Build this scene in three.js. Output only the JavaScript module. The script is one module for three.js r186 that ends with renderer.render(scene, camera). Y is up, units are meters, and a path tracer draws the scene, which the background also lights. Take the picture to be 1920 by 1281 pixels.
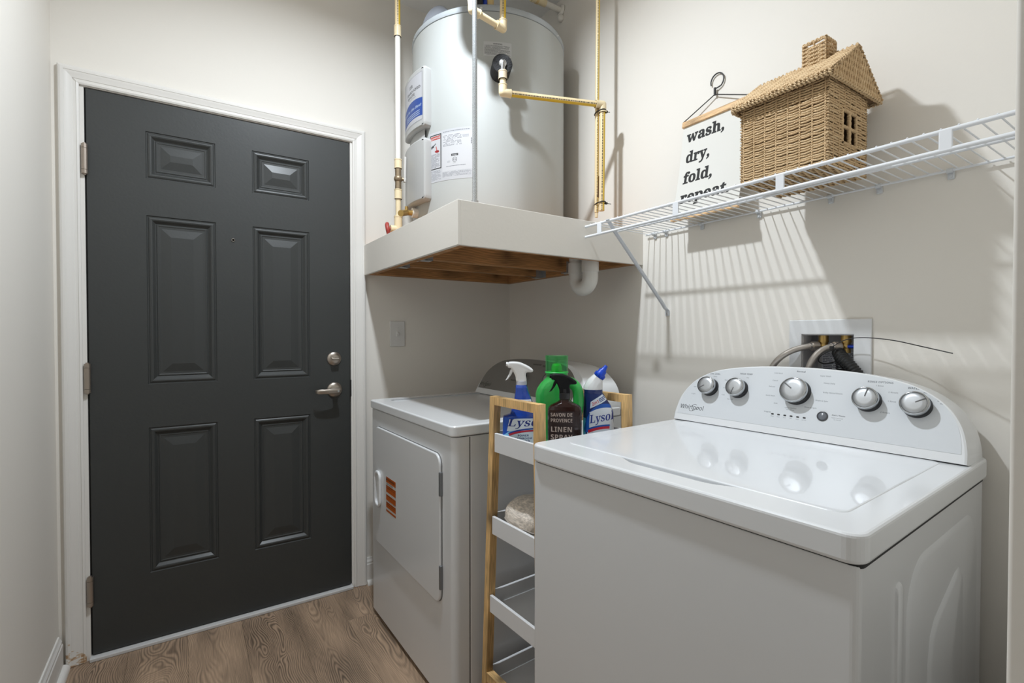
import * as THREE from 'three';
import { RoundedBoxGeometry } from 'three/addons/geometries/RoundedBoxGeometry.js';
import { RectAreaLightUniformsLib } from 'three/addons/lights/RectAreaLightUniformsLib.js';
import { mergeGeometries, mergeVertices, toCreasedNormals } from 'three/addons/utils/BufferGeometryUtils.js';

// ---------------------------------------------------------------- camera, exposure, background
const scene = new THREE.Scene();
scene.background = new THREE.Color(0x000000);
const camera = new THREE.PerspectiveCamera(2 * Math.atan(640.5 / 926.14) * 180 / Math.PI, 1920 / 1281, 0.05, 30);
camera.position.set(-1.5014, 1.1711, 2.296);
camera.lookAt(-1.5014 + Math.sin(0.5837) * Math.cos(0.0157), 1.1711 - Math.sin(0.0157), 2.296 - Math.cos(0.5837) * Math.cos(0.0157));
scene.add(camera);
const renderer = new THREE.WebGLRenderer({ antialias: true });
renderer.toneMapping = THREE.LinearToneMapping;
renderer.toneMappingExposure = 1.0;
renderer.shadowMap.enabled = true;
renderer.shadowMap.type = THREE.PCFSoftShadowMap;
const LAMP = { at: [-1.06, 2.747, 1.06], nits: 1560, size: 0.076, color: [0.92, 1.0, 1.08] };
RectAreaLightUniformsLib.init();

// ---------------------------------------------------------------- helpers
const V = (x, y, z) => new THREE.Vector3(x, y, z);
const PI = Math.PI;
const taken = {};
function numbered(n) { const k = taken[n] = (taken[n] || 0) + 1; return k === 1 ? n : n + '_' + String(k - 1).padStart(3, '0'); }
function rng(seed) { let s = seed >>> 0; return () => { s = (s + 0x6D2B79F5) >>> 0; let t = s; t = Math.imul(t ^ (t >>> 15), t | 1); t ^= t + Math.imul(t ^ (t >>> 7), t | 61); return ((t ^ (t >>> 14)) >>> 0) / 4294967296; }; }
function thing(name, label, category, [x, y, z] = [0, 0, 0], turn = 0, group) {
  const o = new THREE.Group(); o.name = numbered(name); scene.add(o);
  o.position.set(x, y, z); o.rotation.y = turn; o.userData = { label, category };
  if (group) o.userData.group = group;
  return o;
}
function mesh(name, g, m, parent) {
  const o = new THREE.Mesh(Array.isArray(g) ? merge(g) : g, m); o.name = name; o.castShadow = o.receiveShadow = true;
  parent.add(o); return o;
}
// a part whose geometry is given in world metres, under an unturned thing
function part(t, name, g, m, label) {
  const geo = Array.isArray(g) ? merge(g) : g; geo.translate(-t.position.x, -t.position.y, -t.position.z);
  const o = mesh(name, geo, m, t); if (label) o.userData.label = label; return o;
}
// a sub-part: world metres too, under a part that itself carries no offset
function sub(t, p, name, g, m, label) {
  const geo = Array.isArray(g) ? merge(g) : g; geo.translate(-t.position.x, -t.position.y, -t.position.z);
  const o = mesh(name, geo, m, p); if (label) o.userData.label = label; return o;
}
function struct(name, g, m, parent) {
  const o = mesh(parent ? name : numbered(name), g, m, parent || scene);
  if (!parent) o.userData = { kind: 'structure' };
  return o;
}
function structGroup(name, pos = [0, 0, 0]) { const o = new THREE.Group(); o.name = numbered(name); o.position.set(...pos); o.userData = { kind: 'structure' }; scene.add(o); return o; }
function merge(list) {
  return mergeGeometries(list.map((g) => {
    let h = g.index ? g.toNonIndexed() : g.clone();
    if (!h.attributes.uv) h.setAttribute('uv', new THREE.BufferAttribute(new Float32Array(h.attributes.position.count * 2), 2));
    if (!h.attributes.normal) h.computeVertexNormals();
    for (const k of Object.keys(h.attributes)) if (!['position', 'normal', 'uv'].includes(k)) h.deleteAttribute(k);
    h.morphAttributes = {}; h.groups = [];
    return h;
  }));
}
// uv in metres by the way each face points
function metric(g, s = 1, ox = 0, oy = 0) {
  const h = g.index ? g.toNonIndexed() : g; const p = h.attributes.position, n = p.count, uv = new Float32Array(n * 2);
  const a = V(), b = V(), c = V();
  for (let i = 0; i < n; i += 3) {
    a.fromBufferAttribute(p, i); b.fromBufferAttribute(p, i + 1); c.fromBufferAttribute(p, i + 2);
    const nx = (b.y - a.y) * (c.z - a.z) - (b.z - a.z) * (c.y - a.y), ny = (b.z - a.z) * (c.x - a.x) - (b.x - a.x) * (c.z - a.z), nz = (b.x - a.x) * (c.y - a.y) - (b.y - a.y) * (c.x - a.x);
    const ax = Math.abs(nx), ay = Math.abs(ny), az = Math.abs(nz);
    [a, b, c].forEach((q, k) => {
      const [u, v] = ax >= ay && ax >= az ? [q.z, q.y] : ay >= az ? [q.x, q.z] : [q.x, q.y];
      uv[(i + k) * 2] = u * s + ox; uv[(i + k) * 2 + 1] = v * s + oy;
    });
  }
  h.setAttribute('uv', new THREE.BufferAttribute(uv, 2)); return h;
}
function box(x0, x1, y0, y1, z0, z1, r = 0, seg = 2) {
  const w = x1 - x0, h = y1 - y0, d = z1 - z0;
  const g = r > 0 ? new RoundedBoxGeometry(w, h, d, seg, Math.min(r, w / 2.01, h / 2.01, d / 2.01)) : new THREE.BoxGeometry(w, h, d);
  g.translate((x0 + x1) / 2, (y0 + y1) / 2, (z0 + z1) / 2); return g;
}
const UP = V(0, 1, 0);
function rod(a, b, r, n = 12, r2 = r) {                               // a capped cylinder from a to b
  const A = V(...a), B = V(...b), d = B.clone().sub(A), g = new THREE.CylinderGeometry(r2, r, d.length(), n);
  g.applyQuaternion(new THREE.Quaternion().setFromUnitVectors(UP, d.clone().normalize()));
  g.translate((A.x + B.x) / 2, (A.y + B.y) / 2, (A.z + B.z) / 2); return g;
}
function ball(p, r, n = 14) { const g = new THREE.SphereGeometry(r, n, Math.ceil(n * 0.7)); g.translate(...p); return g; }
function lathe(pts, n = 28) { return new THREE.LatheGeometry(pts.map(([r, y]) => new THREE.Vector2(r, y)), n); }
function aim(g, from, dir) { g.applyQuaternion(new THREE.Quaternion().setFromUnitVectors(UP, V(...dir).normalize())); g.translate(...from); return g; }
function tube(pts, r, n = 10, seg = 40, ends = true) {
  const c = new THREE.CatmullRomCurve3(pts.map((p) => V(...p)), false, 'centripetal'); const g = new THREE.TubeGeometry(c, seg, r, n);
  if (!ends) return g;
  return merge([g, ball(pts[0], r, 8), ball(pts[pts.length - 1], r, 8)]);
}
// a closed skin through rings of points (each ring the same count), both ends capped
function loft(rings, crease = 0.6, caps = [true, true]) {
  const n = rings[0].length, pos = [], idx = [], uv = [];
  rings.forEach((r, j) => r.forEach((p, i) => { pos.push(p[0], p[1], p[2]); uv.push(i / n, j / (rings.length - 1)); }));
  for (let j = 0; j + 1 < rings.length; j++) for (let i = 0; i < n; i++) {
    const a = j * n + i, b = j * n + (i + 1) % n, c = a + n, d = b + n; idx.push(a, b, d, a, d, c);
  }
  [[0, rings[0], true], [(rings.length - 1) * n, rings[rings.length - 1], false]].forEach(([o, r, first], k) => {
    if (!caps[k]) return;
    const m = [0, 0, 0]; r.forEach((p) => { m[0] += p[0] / n; m[1] += p[1] / n; m[2] += p[2] / n; });
    pos.push(...m); uv.push(0.5, k); const ci = pos.length / 3 - 1;
    for (let i = 0; i < n; i++) first ? idx.push(ci, o + (i + 1) % n, o + i) : idx.push(ci, o + i, o + (i + 1) % n);
  });
  const g = new THREE.BufferGeometry();
  g.setAttribute('position', new THREE.Float32BufferAttribute(pos, 3)); g.setAttribute('uv', new THREE.Float32BufferAttribute(uv, 2)); g.setIndex(idx);
  g.computeVertexNormals();
  return crease ? toCreasedNormals(g, crease) : g;
}
// superellipse ring in the level plane, centre (cx, y, cz), half widths a (x) and b (z), seen anticlockwise from below
function ring(cx, y, cz, a, b, e = 2, n = 40, tilt = 0) {
  const r = []; for (let i = 0; i < n; i++) {
    const t = -i / n * 2 * PI, c = Math.cos(t), s = Math.sin(t);
    const x = a * Math.sign(c) * Math.pow(Math.abs(c), 2 / e), z = b * Math.sign(s) * Math.pow(Math.abs(s), 2 / e);
    r.push([cx + x * Math.cos(tilt), y - x * Math.sin(tilt), cz + z]);
  } return r;
}
function shape(pts, holes = []) {
  const s = new THREE.Shape(pts.map(([x, y]) => new THREE.Vector2(x, y)));
  holes.forEach((h) => s.holes.push(new THREE.Path(h.map(([x, y]) => new THREE.Vector2(x, y))))); return s;
}
function extrude(pts, depth, bevel = 0, holes = [], bs = 2) {
  return new THREE.ExtrudeGeometry(shape(pts, holes), { depth: depth - 2 * bevel, bevelEnabled: bevel > 0, bevelThickness: bevel, bevelSize: bevel, bevelOffset: -bevel, bevelSegments: bs, curveSegments: 10 }).translate(0, 0, bevel);
}
function roundRect(x0, x1, y0, y1, r, k = 6) {
  const o = []; [[x1 - r, y0 + r, -PI / 2], [x1 - r, y1 - r, 0], [x0 + r, y1 - r, PI / 2], [x0 + r, y0 + r, PI]].forEach(([cx, cy, a]) => { for (let i = 0; i <= k; i++) { const t = a + i / k * PI / 2; o.push([cx + r * Math.cos(t), cy + r * Math.sin(t)]); } });
  return o;
}
// turns a geometry drawn in (z, y) with its depth along +x: call as sideways(extrude(points given as [-z, y]))
const sideways = (g) => g.rotateY(PI / 2);

// ---------------------------------------------------------------- noise and textures
function noise2(seed) {
  const r = rng(seed), P = new Uint8Array(512), G = new Float32Array(256);
  const perm = [...Array(256).keys()]; for (let i = 255; i > 0; i--) { const j = Math.floor(r() * (i + 1)); [perm[i], perm[j]] = [perm[j], perm[i]]; }
  for (let i = 0; i < 512; i++) P[i] = perm[i & 255]; for (let i = 0; i < 256; i++) G[i] = r() * 2 - 1;
  const f = (t) => t * t * t * (t * (t * 6 - 15) + 10);
  return (x, y, px = 256, py = 256) => {
    const X = Math.floor(x), Y = Math.floor(y), u = f(x - X), v = f(y - Y), m = (a, n) => ((a % n) + n) % n;
    const h = (i, j) => G[P[P[m(i, px) & 255] + (m(j, py) & 255)]];
    return (h(X, Y) * (1 - u) + h(X + 1, Y) * u) * (1 - v) + (h(X, Y + 1) * (1 - u) + h(X + 1, Y + 1) * u) * v;
  };
}
function dataTex(w, h, fn, srgb, rep = true) {
  const d = new Uint8Array(w * h * 4); for (let j = 0; j < h; j++) for (let i = 0; i < w; i++) { const c = fn(i / w, j / h, i, j), o = (j * w + i) * 4; d[o] = c[0]; d[o + 1] = c[1]; d[o + 2] = c[2]; d[o + 3] = 255; }
  const t = new THREE.DataTexture(d, w, h); t.magFilter = THREE.LinearFilter; t.minFilter = THREE.LinearFilter; if (rep) t.wrapS = t.wrapT = THREE.RepeatWrapping;
  if (srgb) t.colorSpace = THREE.SRGBColorSpace; t.needsUpdate = true; return t;
}
const clamp = (x, a = 0, b = 255) => Math.max(a, Math.min(b, x));
function canvasTex(w, h, draw) {
  const c = document.createElement('canvas'); c.width = w; c.height = h; const x = c.getContext('2d'); draw(x, w, h);
  const t = new THREE.CanvasTexture(c); t.colorSpace = THREE.SRGBColorSpace; t.anisotropy = 4; return t;
}
const scaled = (t, sx, sy = sx) => { const c = t.clone(); c.repeat.set(sx, sy); c.needsUpdate = true; return c; };
const N1 = noise2(11), N2 = noise2(29), N3 = noise2(53);
const peelTex = dataTex(256, 256, (u, v) => { const a = N1(u * 48, v * 48, 48, 48) * 0.6 + N2(u * 96, v * 96, 96, 96) * 0.4, g = clamp(128 + 110 * a); return [g, g, g]; });
const grainTex = dataTex(256, 256, (u, v) => { const g = clamp(150 + 60 * N1(u * 24, v * 128, 24, 128) + 40 * N2(u * 128, v * 128, 128, 128)); return [g, g, g]; });

// ---------------------------------------------------------------- materials
const lin = (r, g, b) => new THREE.Color().setRGB(r, g, b);
const std = (c, rough, o = {}) => new THREE.MeshStandardMaterial({ color: Array.isArray(c) ? lin(...c) : c, roughness: rough, ...o });
const phys = (c, rough, o = {}) => new THREE.MeshPhysicalMaterial({ color: Array.isArray(c) ? lin(...c) : c, roughness: rough, ...o });
const M = {
  wall: std([0.84, 0.80, 0.735], 0.75, { bumpMap: scaled(peelTex, 3), bumpScale: 0.00012 }),
  ceiling: std([0.92, 0.905, 0.88], 0.9, { bumpMap: scaled(peelTex, 3), bumpScale: 0.0002 }),
  trim: std([0.80, 0.775, 0.735], 0.4),
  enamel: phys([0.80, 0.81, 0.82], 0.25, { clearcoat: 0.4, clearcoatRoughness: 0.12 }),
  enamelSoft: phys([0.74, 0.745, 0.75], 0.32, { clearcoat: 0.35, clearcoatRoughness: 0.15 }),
  lidEnamel: phys([0.80, 0.815, 0.835], 0.28, { clearcoat: 0.55, clearcoatRoughness: 0.04 }),
  plasticWhite: std([0.74, 0.745, 0.75], 0.35),
  gap: std([0.02, 0.02, 0.02], 0.8),
  door: phys([0.031, 0.0335, 0.0325], 0.6, { clearcoat: 0.3, clearcoatRoughness: 0.3, bumpMap: scaled(peelTex, 3), bumpScale: 0.00025 }),
  nickel: std([0.47, 0.42, 0.37], 0.33, { metalness: 1 }),
  hinge: std([0.42, 0.36, 0.31], 0.42, { metalness: 0.9 }),
  steel: std([0.62, 0.63, 0.64], 0.3, { metalness: 1 }),
  galvanised: std([0.46, 0.48, 0.49], 0.45, { metalness: 0.55, roughnessMap: scaled(grainTex, 6) }),
  chrome: std([0.50, 0.51, 0.52], 0.16, { metalness: 1 }),
  knobFace: std([0.50, 0.51, 0.52], 0.42, { metalness: 0.75 }),
  knobBase: std([0.012, 0.012, 0.014], 0.35),
  black: std([0.012, 0.012, 0.012], 0.5),
  blackWire: std([0.025, 0.025, 0.025], 0.45),
  brass: std([0.55, 0.37, 0.13], 0.35, { metalness: 0.85 }),
  tank: phys([0.45, 0.463, 0.448], 0.5, { clearcoat: 0.2, clearcoatRoughness: 0.3 }),
  tankCap: std([0.42, 0.45, 0.47], 0.45),
  tankCover: std([0.44, 0.44, 0.43], 0.4),
  pvc: phys([0.72, 0.70, 0.66], 0.3, { clearcoat: 0.2 }),
  cream: std([0.80, 0.665, 0.43], 0.38),
  creamDeep: std([0.72, 0.52, 0.24], 0.4),
  whitePipe: std([0.80, 0.77, 0.71], 0.35),
  foam: std([0.02, 0.02, 0.021], 0.9),
  red: std([0.36, 0.045, 0.035], 0.5),
  blueLever: std([0.01, 0.05, 0.42], 0.4),
  wire: std([0.80, 0.815, 0.84], 0.35),
  clip: std([0.66, 0.68, 0.70], 0.4),
  tray: std([0.78, 0.78, 0.785], 0.4),
  paper: std([0.78, 0.785, 0.775], 0.75),
  plate: std([0.74, 0.73, 0.71], 0.4),
  grey: std([0.45, 0.47, 0.50], 0.5),
};

// ---------------------------------------------------------------- the setting
const CEIL = 2.757;
struct('wall_back', metric(extrude([[-2.0, 0], [-1.815, 0], [-1.815, 2.06], [-0.850, 2.06], [-0.850, 0], [0.12, 0], [0.12, CEIL], [-2.0, CEIL]], 0.12).translate(0, 0, -0.12)), M.wall);
struct('wall_right', metric(sideways(extrude([[-3.8, 0], [0.0, 0], [0.0, CEIL], [-3.8, CEIL]], 0.12, 0, [[[-1.695, 1.02], [-1.695, 1.169], [-1.561, 1.169], [-1.561, 1.02]]]))), M.wall);
struct('wall_left', metric(box(-2.0, -1.88, 0, CEIL, 0, 3.8)), M.wall);
struct('wall_front', [metric(box(-0.870, 0, 0, CEIL, 2.17, 2.29, 0.004)), metric(box(-1.88, -0.870, 2.06, CEIL, 2.17, 2.29))], M.wall);
struct('wall_rear', metric(box(-1.88, 0, 0, CEIL, 3.1, 3.2)), M.wall);
struct('ceiling', metric(box(-2.0, 0.12, CEIL, CEIL + 0.1, -0.12, 3.8)), M.ceiling);

// floor: vinyl planks running towards the camera, over a slab
function plankTex(seed) {
  const a = noise2(seed), b = noise2(seed + 7), r = rng(seed), knots = []; for (let k = 0; k < 2; k++) knots.push([0.2 + 0.6 * r(), r(), 0.5 + 0.5 * r()]);
  return dataTex(192, 768, (u, v) => {
    let x = u - 0.5 + 0.16 * a(u * 2, v * 5, 256, 5) + 0.05 * b(u * 6, v * 14, 256, 14);
    let ringv = Math.sqrt(x * x * 60 + Math.pow(a(3.3, v * 3, 256, 3) * 1.5 + 1.6, 2)) * 7 + 1.2 * b(u * 3 + 9, v * 4, 256, 4);
    for (const [kx, kv, s] of knots) { let dv = Math.abs(v - kv); dv = Math.min(dv, 1 - dv); const d = Math.hypot((u - kx) * 1.0, dv * 7); ringv += 5 * s * Math.exp(-d * d * 22); }
    const line = Math.pow(0.5 + 0.5 * Math.sin(ringv * 4.2), 1.6) * (0.55 + 0.45 * a(u * 2 + 70, v * 4, 256, 4));
    const pore = 0.5 + 0.5 * b(u * 90, v * 30, 256, 30), wash = a(u * 3 + 40, v * 6, 256, 6);
    const t = 1.04 - 0.36 * line - 0.14 * pore + 0.12 * wash;
    return [clamp(182 * t), clamp(158 * t), clamp(135 * t)];
  }, true);
}
{
  const slab = struct('floor', metric(box(-1.88, 0, -0.08, -0.004, -0.02, 3.7)), std([0.10, 0.085, 0.07], 0.9));
  const texs = [3, 41, 77, 113].map(plankTex), mats = [];
  texs.forEach((t, i) => [1, 0.97].forEach((k) => mats.push(std([0.90 * k, 0.85 * k, 0.80 * k], 0.48, { map: t, bumpMap: t, bumpScale: 0.0004 }))));
  const w = 0.182, r = rng(5);
  for (let c = 0; c < 11; c++) {
    const x0 = -1.868 + c * w, x1 = Math.min(x0 + w - 0.0004, -0.001); let z = c === 5 ? -0.96 : -1.2 * r(); if (x1 - x0 < 0.02) continue;
    for (; z < 3.7; z += 1.22) {
      const z0 = Math.max(z, 0.001), z1 = Math.min(z + 1.2196, 3.699); if (z1 - z0 < 0.03) continue;
      const g = box(x0, x1, -0.004, 0, z0, z1, 0.0007, 1), p = g.attributes.position, uv = g.attributes.uv;
      for (let i = 0; i < p.count; i++) uv.setXY(i, (p.getX(i) - x0) / w, (p.getZ(i) - z) / 1.22 + c * 0.37);
      struct('plank', g, mats[Math.floor(r() * mats.length)], slab);
    }
  }
}

// baseboards: face board with a stepped top, and a quarter-round shoe
function baseboard(name, len, place) {
  const t = structGroup(name);
  const prof = [[0, 0], [0.014, 0], [0.014, 0.092], [0.0115, 0.096], [0.0115, 0.104], [0.007, 0.112], [0.0045, 0.121], [0, 0.121]];
  const shoe = [[0.014, 0], [0.032, 0]]; for (let i = 1; i <= 6; i++) shoe.push([0.014 + 0.018 * Math.cos(i / 6 * PI / 2), 0.02 * Math.sin(i / 6 * PI / 2)]);
  struct('board', place(extrude(prof, len)), M.trim, t); struct('shoe_moulding', place(extrude(shoe, len)), M.trim, t);
}
baseboard('baseboard_left', 2.6, (g) => g.translate(-1.88, 0, 0.019));
baseboard('baseboard_back', 0.80, (g) => g.rotateY(-PI / 2).translate(-0.005, 0, 0));
baseboard('baseboard_right', 2.13, (g) => g.rotateY(PI).translate(0, 0, 2.16));

// door casing with mitred corners, jamb and threshold
{
  const t = structGroup('trim_1');
  const prof = [[0, 0], [0, 0.0085], [0.003, 0.0105], [0.007, 0.0116], [0.0085, 0.0094], [0.016, 0.0094], [0.0175, 0.0112], [0.022, 0.0118], [0.031, 0.0150], [0.039, 0.0168], [0.0400, 0.0182], [0.048, 0.0184], [0.0535, 0.0165], [0.0565, 0.012], [0.0565, 0]];
  const stain = dataTex(64, 2048, (u, v) => { const n = N1(u * 5 + 3, v * 160) + 0.6 * N2(u * 17, v * 420), lim = v < 0.008 ? -0.3 : v < 0.022 ? 0.15 : v < 0.04 ? 0.6 : 9; return n > lim ? (n > lim + 0.55 ? [196, 160, 126] : [226, 206, 184]) : [250, 250, 250]; }, true, false);
  const stained = std([0.82, 0.795, 0.755], 0.4, { map: stain });
  const xl = -1.806, xr = -0.8605, yh = 2.045;
  const piece = (f) => loft(f.map((g) => prof.map(([s, d]) => g(s, d))), 0.35);
  struct('casing', piece([(s, d) => [xl - s, 0.002, d], (s, d) => [xl - s, yh + s, d]]), stained, t);
  struct('casing', piece([(s, d) => [xl - s, yh + s, d], (s, d) => [xr + s, yh + s, d]]), M.trim, t);
  struct('casing', piece([(s, d) => [xr + s, yh + s, d], (s, d) => [xr + s, 0.002, d]]), M.trim, t);
  struct('jamb', [box(-1.815, -1.7945, 0, 2.06, -0.12, 0.001), box(-0.8705, -0.850, 0, 2.06, -0.12, 0.001), box(-1.7945, -0.8705, 2.0425, 2.06, -0.12, 0.001)], M.trim, t);
  struct('weatherstrip', [box(-1.7945, -1.7905, 0.015, 2.0425, -0.05, -0.012), box(-0.8748, -0.8705, 0.015, 2.0425, -0.05, -0.010), box(-1.7905, -0.8748, 2.0395, 2.0425, -0.05, -0.012)], M.black, t);
  const th = struct('threshold', box(-1.797, -0.868, 0, 0.013, -0.11, 0.022, 0.003), std([0.62, 0.61, 0.60], 0.45), t);
  struct('door_sweep', box(-1.789, -0.877, 0.0132, 0.0155, -0.04, -0.004), M.black, t);
}

// the door: skin with six embossed panels on a core
{
  const t = structGroup('door_1', [-1.332, 0.016, 0]);
  const P = (n, g, m, l) => { (Array.isArray(g) ? (g = merge(g)) : g).translate(1.332, -0.016, 0); const o = struct(n, g, m, t); if (l) o.userData.label = l; return o; };
  const cols = [[-1.6205, -1.3975], [-1.2675, -1.0470]], rows = [[1.751, 1.926], [0.981, 1.614], [0.269, 0.818]], rects = [];
  cols.forEach(([a, b]) => rows.forEach(([c, d]) => rects.push([a, b, c, d])));
  const x0 = -1.789, x1 = -0.876, y0 = 0.0165, y1 = 2.038;
  P('leaf', [extrude([[x0, y0], [x1, y0], [x1, y1], [x0, y1]], 0.022, 0, rects.map(([a, b, c, d]) => [[a, c], [a, d], [b, d], [b, c]])).translate(0, 0, -0.022), box(x0, x1, y0, y1, -0.0445, -0.0222)].map((g) => metric(g)), M.door);
  const prof = [[0, 0], [0.002, -0.0032], [0.005, -0.0034], [0.0085, -0.0008], [0.013, 0.0002], [0.0175, -0.0012], [0.021, -0.0045], [0.0265, -0.0098], [0.029, -0.0108], [0.032, -0.0088], [0.0345, -0.0088], [0.0375, -0.0102], [0.045, -0.0102], [0.0735, -0.0042], [0.0755, -0.0038]];
  rects.forEach(([a, b, c, d]) => {
    const rings = prof.map(([s, z]) => [[a + s, c + s, z], [b - s, c + s, z], [b - s, d - s, z], [a + s, d - s, z]]);
    P('panel', metric(loft(rings, 0.12, [false, true])), M.door);
  });
  for (const [hy, hh] of [[1.787, 0.104], [1.0125, 0.104], [0.2505, 0.104]]) {
    const h = hh / 2, x = -1.7935, z = 0.008;
    const hg = P('hinge', [rod([x, hy - h * 0.72, z], [x, hy + h * 0.72, z], 0.0092, 16), box(x - 0.002, x + 0.0065, hy - h, hy + h, -0.004, 0.006)], M.hinge);
    for (const s of [-1, 1]) { const g = merge([rod([x, hy + s * h * 0.74, z], [x, hy + s * h, z], 0.0092, 16), rod([x, hy + s * h, z], [x, hy + s * (h + 0.004), z], 0.005, 12)]); g.translate(1.332, -0.016, 0); mesh('knuckle', g, M.hinge, hg); }
  }
  const rose = (x, y, r, k) => aim(lathe([[0.0001, k], [r * 0.45, k], [r * 0.80, k * 0.72], [r * 0.97, k * 0.35], [r, 0.0015], [r, 0], [0.0001, 0]], 36), [x, y, 0], [0, 0, 1]);
  const db = P('deadbolt', rose(-0.945, 1.059, 0.031, 0.012), M.nickel, 'round brushed nickel deadbolt');
  { const g = merge([rod([-0.945, 1.059, 0.010], [-0.945, 1.059, 0.020], 0.007, 16), new RoundedBoxGeometry(0.034, 0.010, 0.016, 3, 0.004).translate(-0.945, 1.059, 0.026)]); g.translate(1.332, -0.016, 0); mesh('thumb_turn', g, M.nickel, db); }
  P('rose', rose(-0.944, 0.9195, 0.0335, 0.014), M.nickel);
  { const yy = 0.919, hx = -0.944, prof2 = (x, h, d, z) => ring(0, 0, 0, h, d, 3, 16).map(([a, , c]) => [x, yy + a, z + c]);
    const lever = loft([prof2(hx + 0.013, 0.009, 0.006, 0.056), prof2(hx + 0.010, 0.0125, 0.009, 0.056), prof2(hx, 0.0135, 0.010, 0.056), prof2(hx - 0.03, 0.0120, 0.0075, 0.060), prof2(hx - 0.06, 0.0108, 0.006, 0.0605), prof2(hx - 0.078, 0.0102, 0.0055, 0.058), prof2(hx - 0.087, 0.0082, 0.005, 0.053), prof2(hx - 0.091, 0.007, 0.0035, 0.049)].reverse(), 0.7);
    const lv = P('lever', [lever, rod([hx, yy, 0.010], [hx, yy, 0.052], 0.0105, 20)], M.nickel, 'brushed nickel lever handle');
    const g = rod([hx + 0.001, yy, 0.064], [hx + 0.001, yy, 0.0675], 0.0045, 16); g.translate(1.332, -0.016, 0); mesh('privacy_button', g, M.steel, lv); }
  const ph = P('peephole', aim(lathe([[0.0046, 0.0005], [0.0046, 0.004], [0.0058, 0.004], [0.0066, 0.0025], [0.0066, 0]], 24), [-1.3375, 1.550, 0], [0, 0, 1]), M.nickel);
  { const g = rod([-1.3375, 1.550, 0.0003], [-1.3375, 1.550, 0.0022], 0.0047, 16); g.translate(1.332, -0.016, 0); mesh('lens', g, std([0.005, 0.005, 0.006], 0.1), ph); }
  P('strike_plate', box(-0.8752, -0.8695, 0.885, 0.960, -0.002, 0.004, 0.001), M.black);
}

// light switch on the back wall
{
  const t = thing('light_switch', 'white toggle light switch plate on the shaded wall above the dryer', 'switch', [-0.6495, 1.171, 0]);
  part(t, 'plate', new RoundedBoxGeometry(0.075, 0.122, 0.006, 3, 0.0028).translate(-0.6495, 1.171, 0.003), M.plate);
  part(t, 'toggle', [new RoundedBoxGeometry(0.011, 0.025, 0.004, 2, 0.001).translate(-0.6495, 1.171, 0.007), new RoundedBoxGeometry(0.008, 0.011, 0.014, 2, 0.002).rotateX(0.5).translate(-0.6495, 1.174, 0.012)], M.plate);
  for (const s of [-1, 1]) part(t, 'screw', aim(lathe([[0.0001, 0.0012], [0.002, 0.001], [0.003, 0]], 12), [-0.6495, 1.171 + s * 0.03, 0.006], [0, 0, 1]), M.plate);
}

// ceiling lamp: small flush disc light (above the frame), the room's only light
{
  const [x, y, z] = LAMP.at;
  const t = thing('ceiling_lamp', 'small round white flush disc lamp on the ceiling', 'lamp', [x, CEIL, z]);
  part(t, 'trim_ring', lathe([[0.053, CEIL], [0.080, CEIL], [0.080, CEIL - 0.008], [0.070, CEIL - 0.022], [0.054, CEIL - 0.022], [0.053, CEIL - 0.018]], 40).translate(x, 0, z), M.plasticWhite);
  const d = part(t, 'diffuser', new THREE.CylinderGeometry(LAMP.size * 0.56, LAMP.size * 0.56, 0.005, 40).translate(x, CEIL - 0.0035, z), new THREE.MeshStandardMaterial({ color: 0xffffff, emissive: lin(...LAMP.color), emissiveIntensity: 25, roughness: 0.5 }));
  d.castShadow = false;
  const L = new THREE.RectAreaLight(lin(...LAMP.color), LAMP.nits, LAMP.size, LAMP.size);
  L.position.set(0, y - CEIL, 0); L.rotation.x = -PI / 2; t.add(L);
}

// ---------------------------------------------------------------- heater platform: drywalled box on the corner, open framing below
const woodTex = (seed, base, k = 0.22) => { const a = noise2(seed), b = noise2(seed + 3); return dataTex(512, 128, (u, v) => { const y = v + 0.05 * a(u * 4, v * 3, 4, 256), l = 0.5 + 0.5 * Math.sin((y * 46 + 3.5 * a(u * 3, v * 5, 3, 256)) * 2), f = b(u * 20, v * 120, 20, 256), kn = Math.exp(-Math.pow((u - 0.37) * 26, 2) - Math.pow((v - 0.55) * 6, 2)) + Math.exp(-Math.pow((u - 0.82) * 30, 2) - Math.pow((v - 0.4) * 7, 2)), t = 1 - k * l - 0.12 * f + 0.14 * a(u * 5, v * 3, 5, 256) - 0.3 * kn; return [clamp(base[0] * t), clamp(base[1] * t), clamp(base[2] * t)]; }, true); };
const pineTex = woodTex(17, [184, 134, 84], 0.13);
M.pine = std([1, 1, 1], 0.7, { map: scaled(pineTex, 1.6, 7) });
M.pineEdge = std([0.95, 0.92, 0.88], 0.7, { map: scaled(pineTex, 1.2, 5) });
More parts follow.
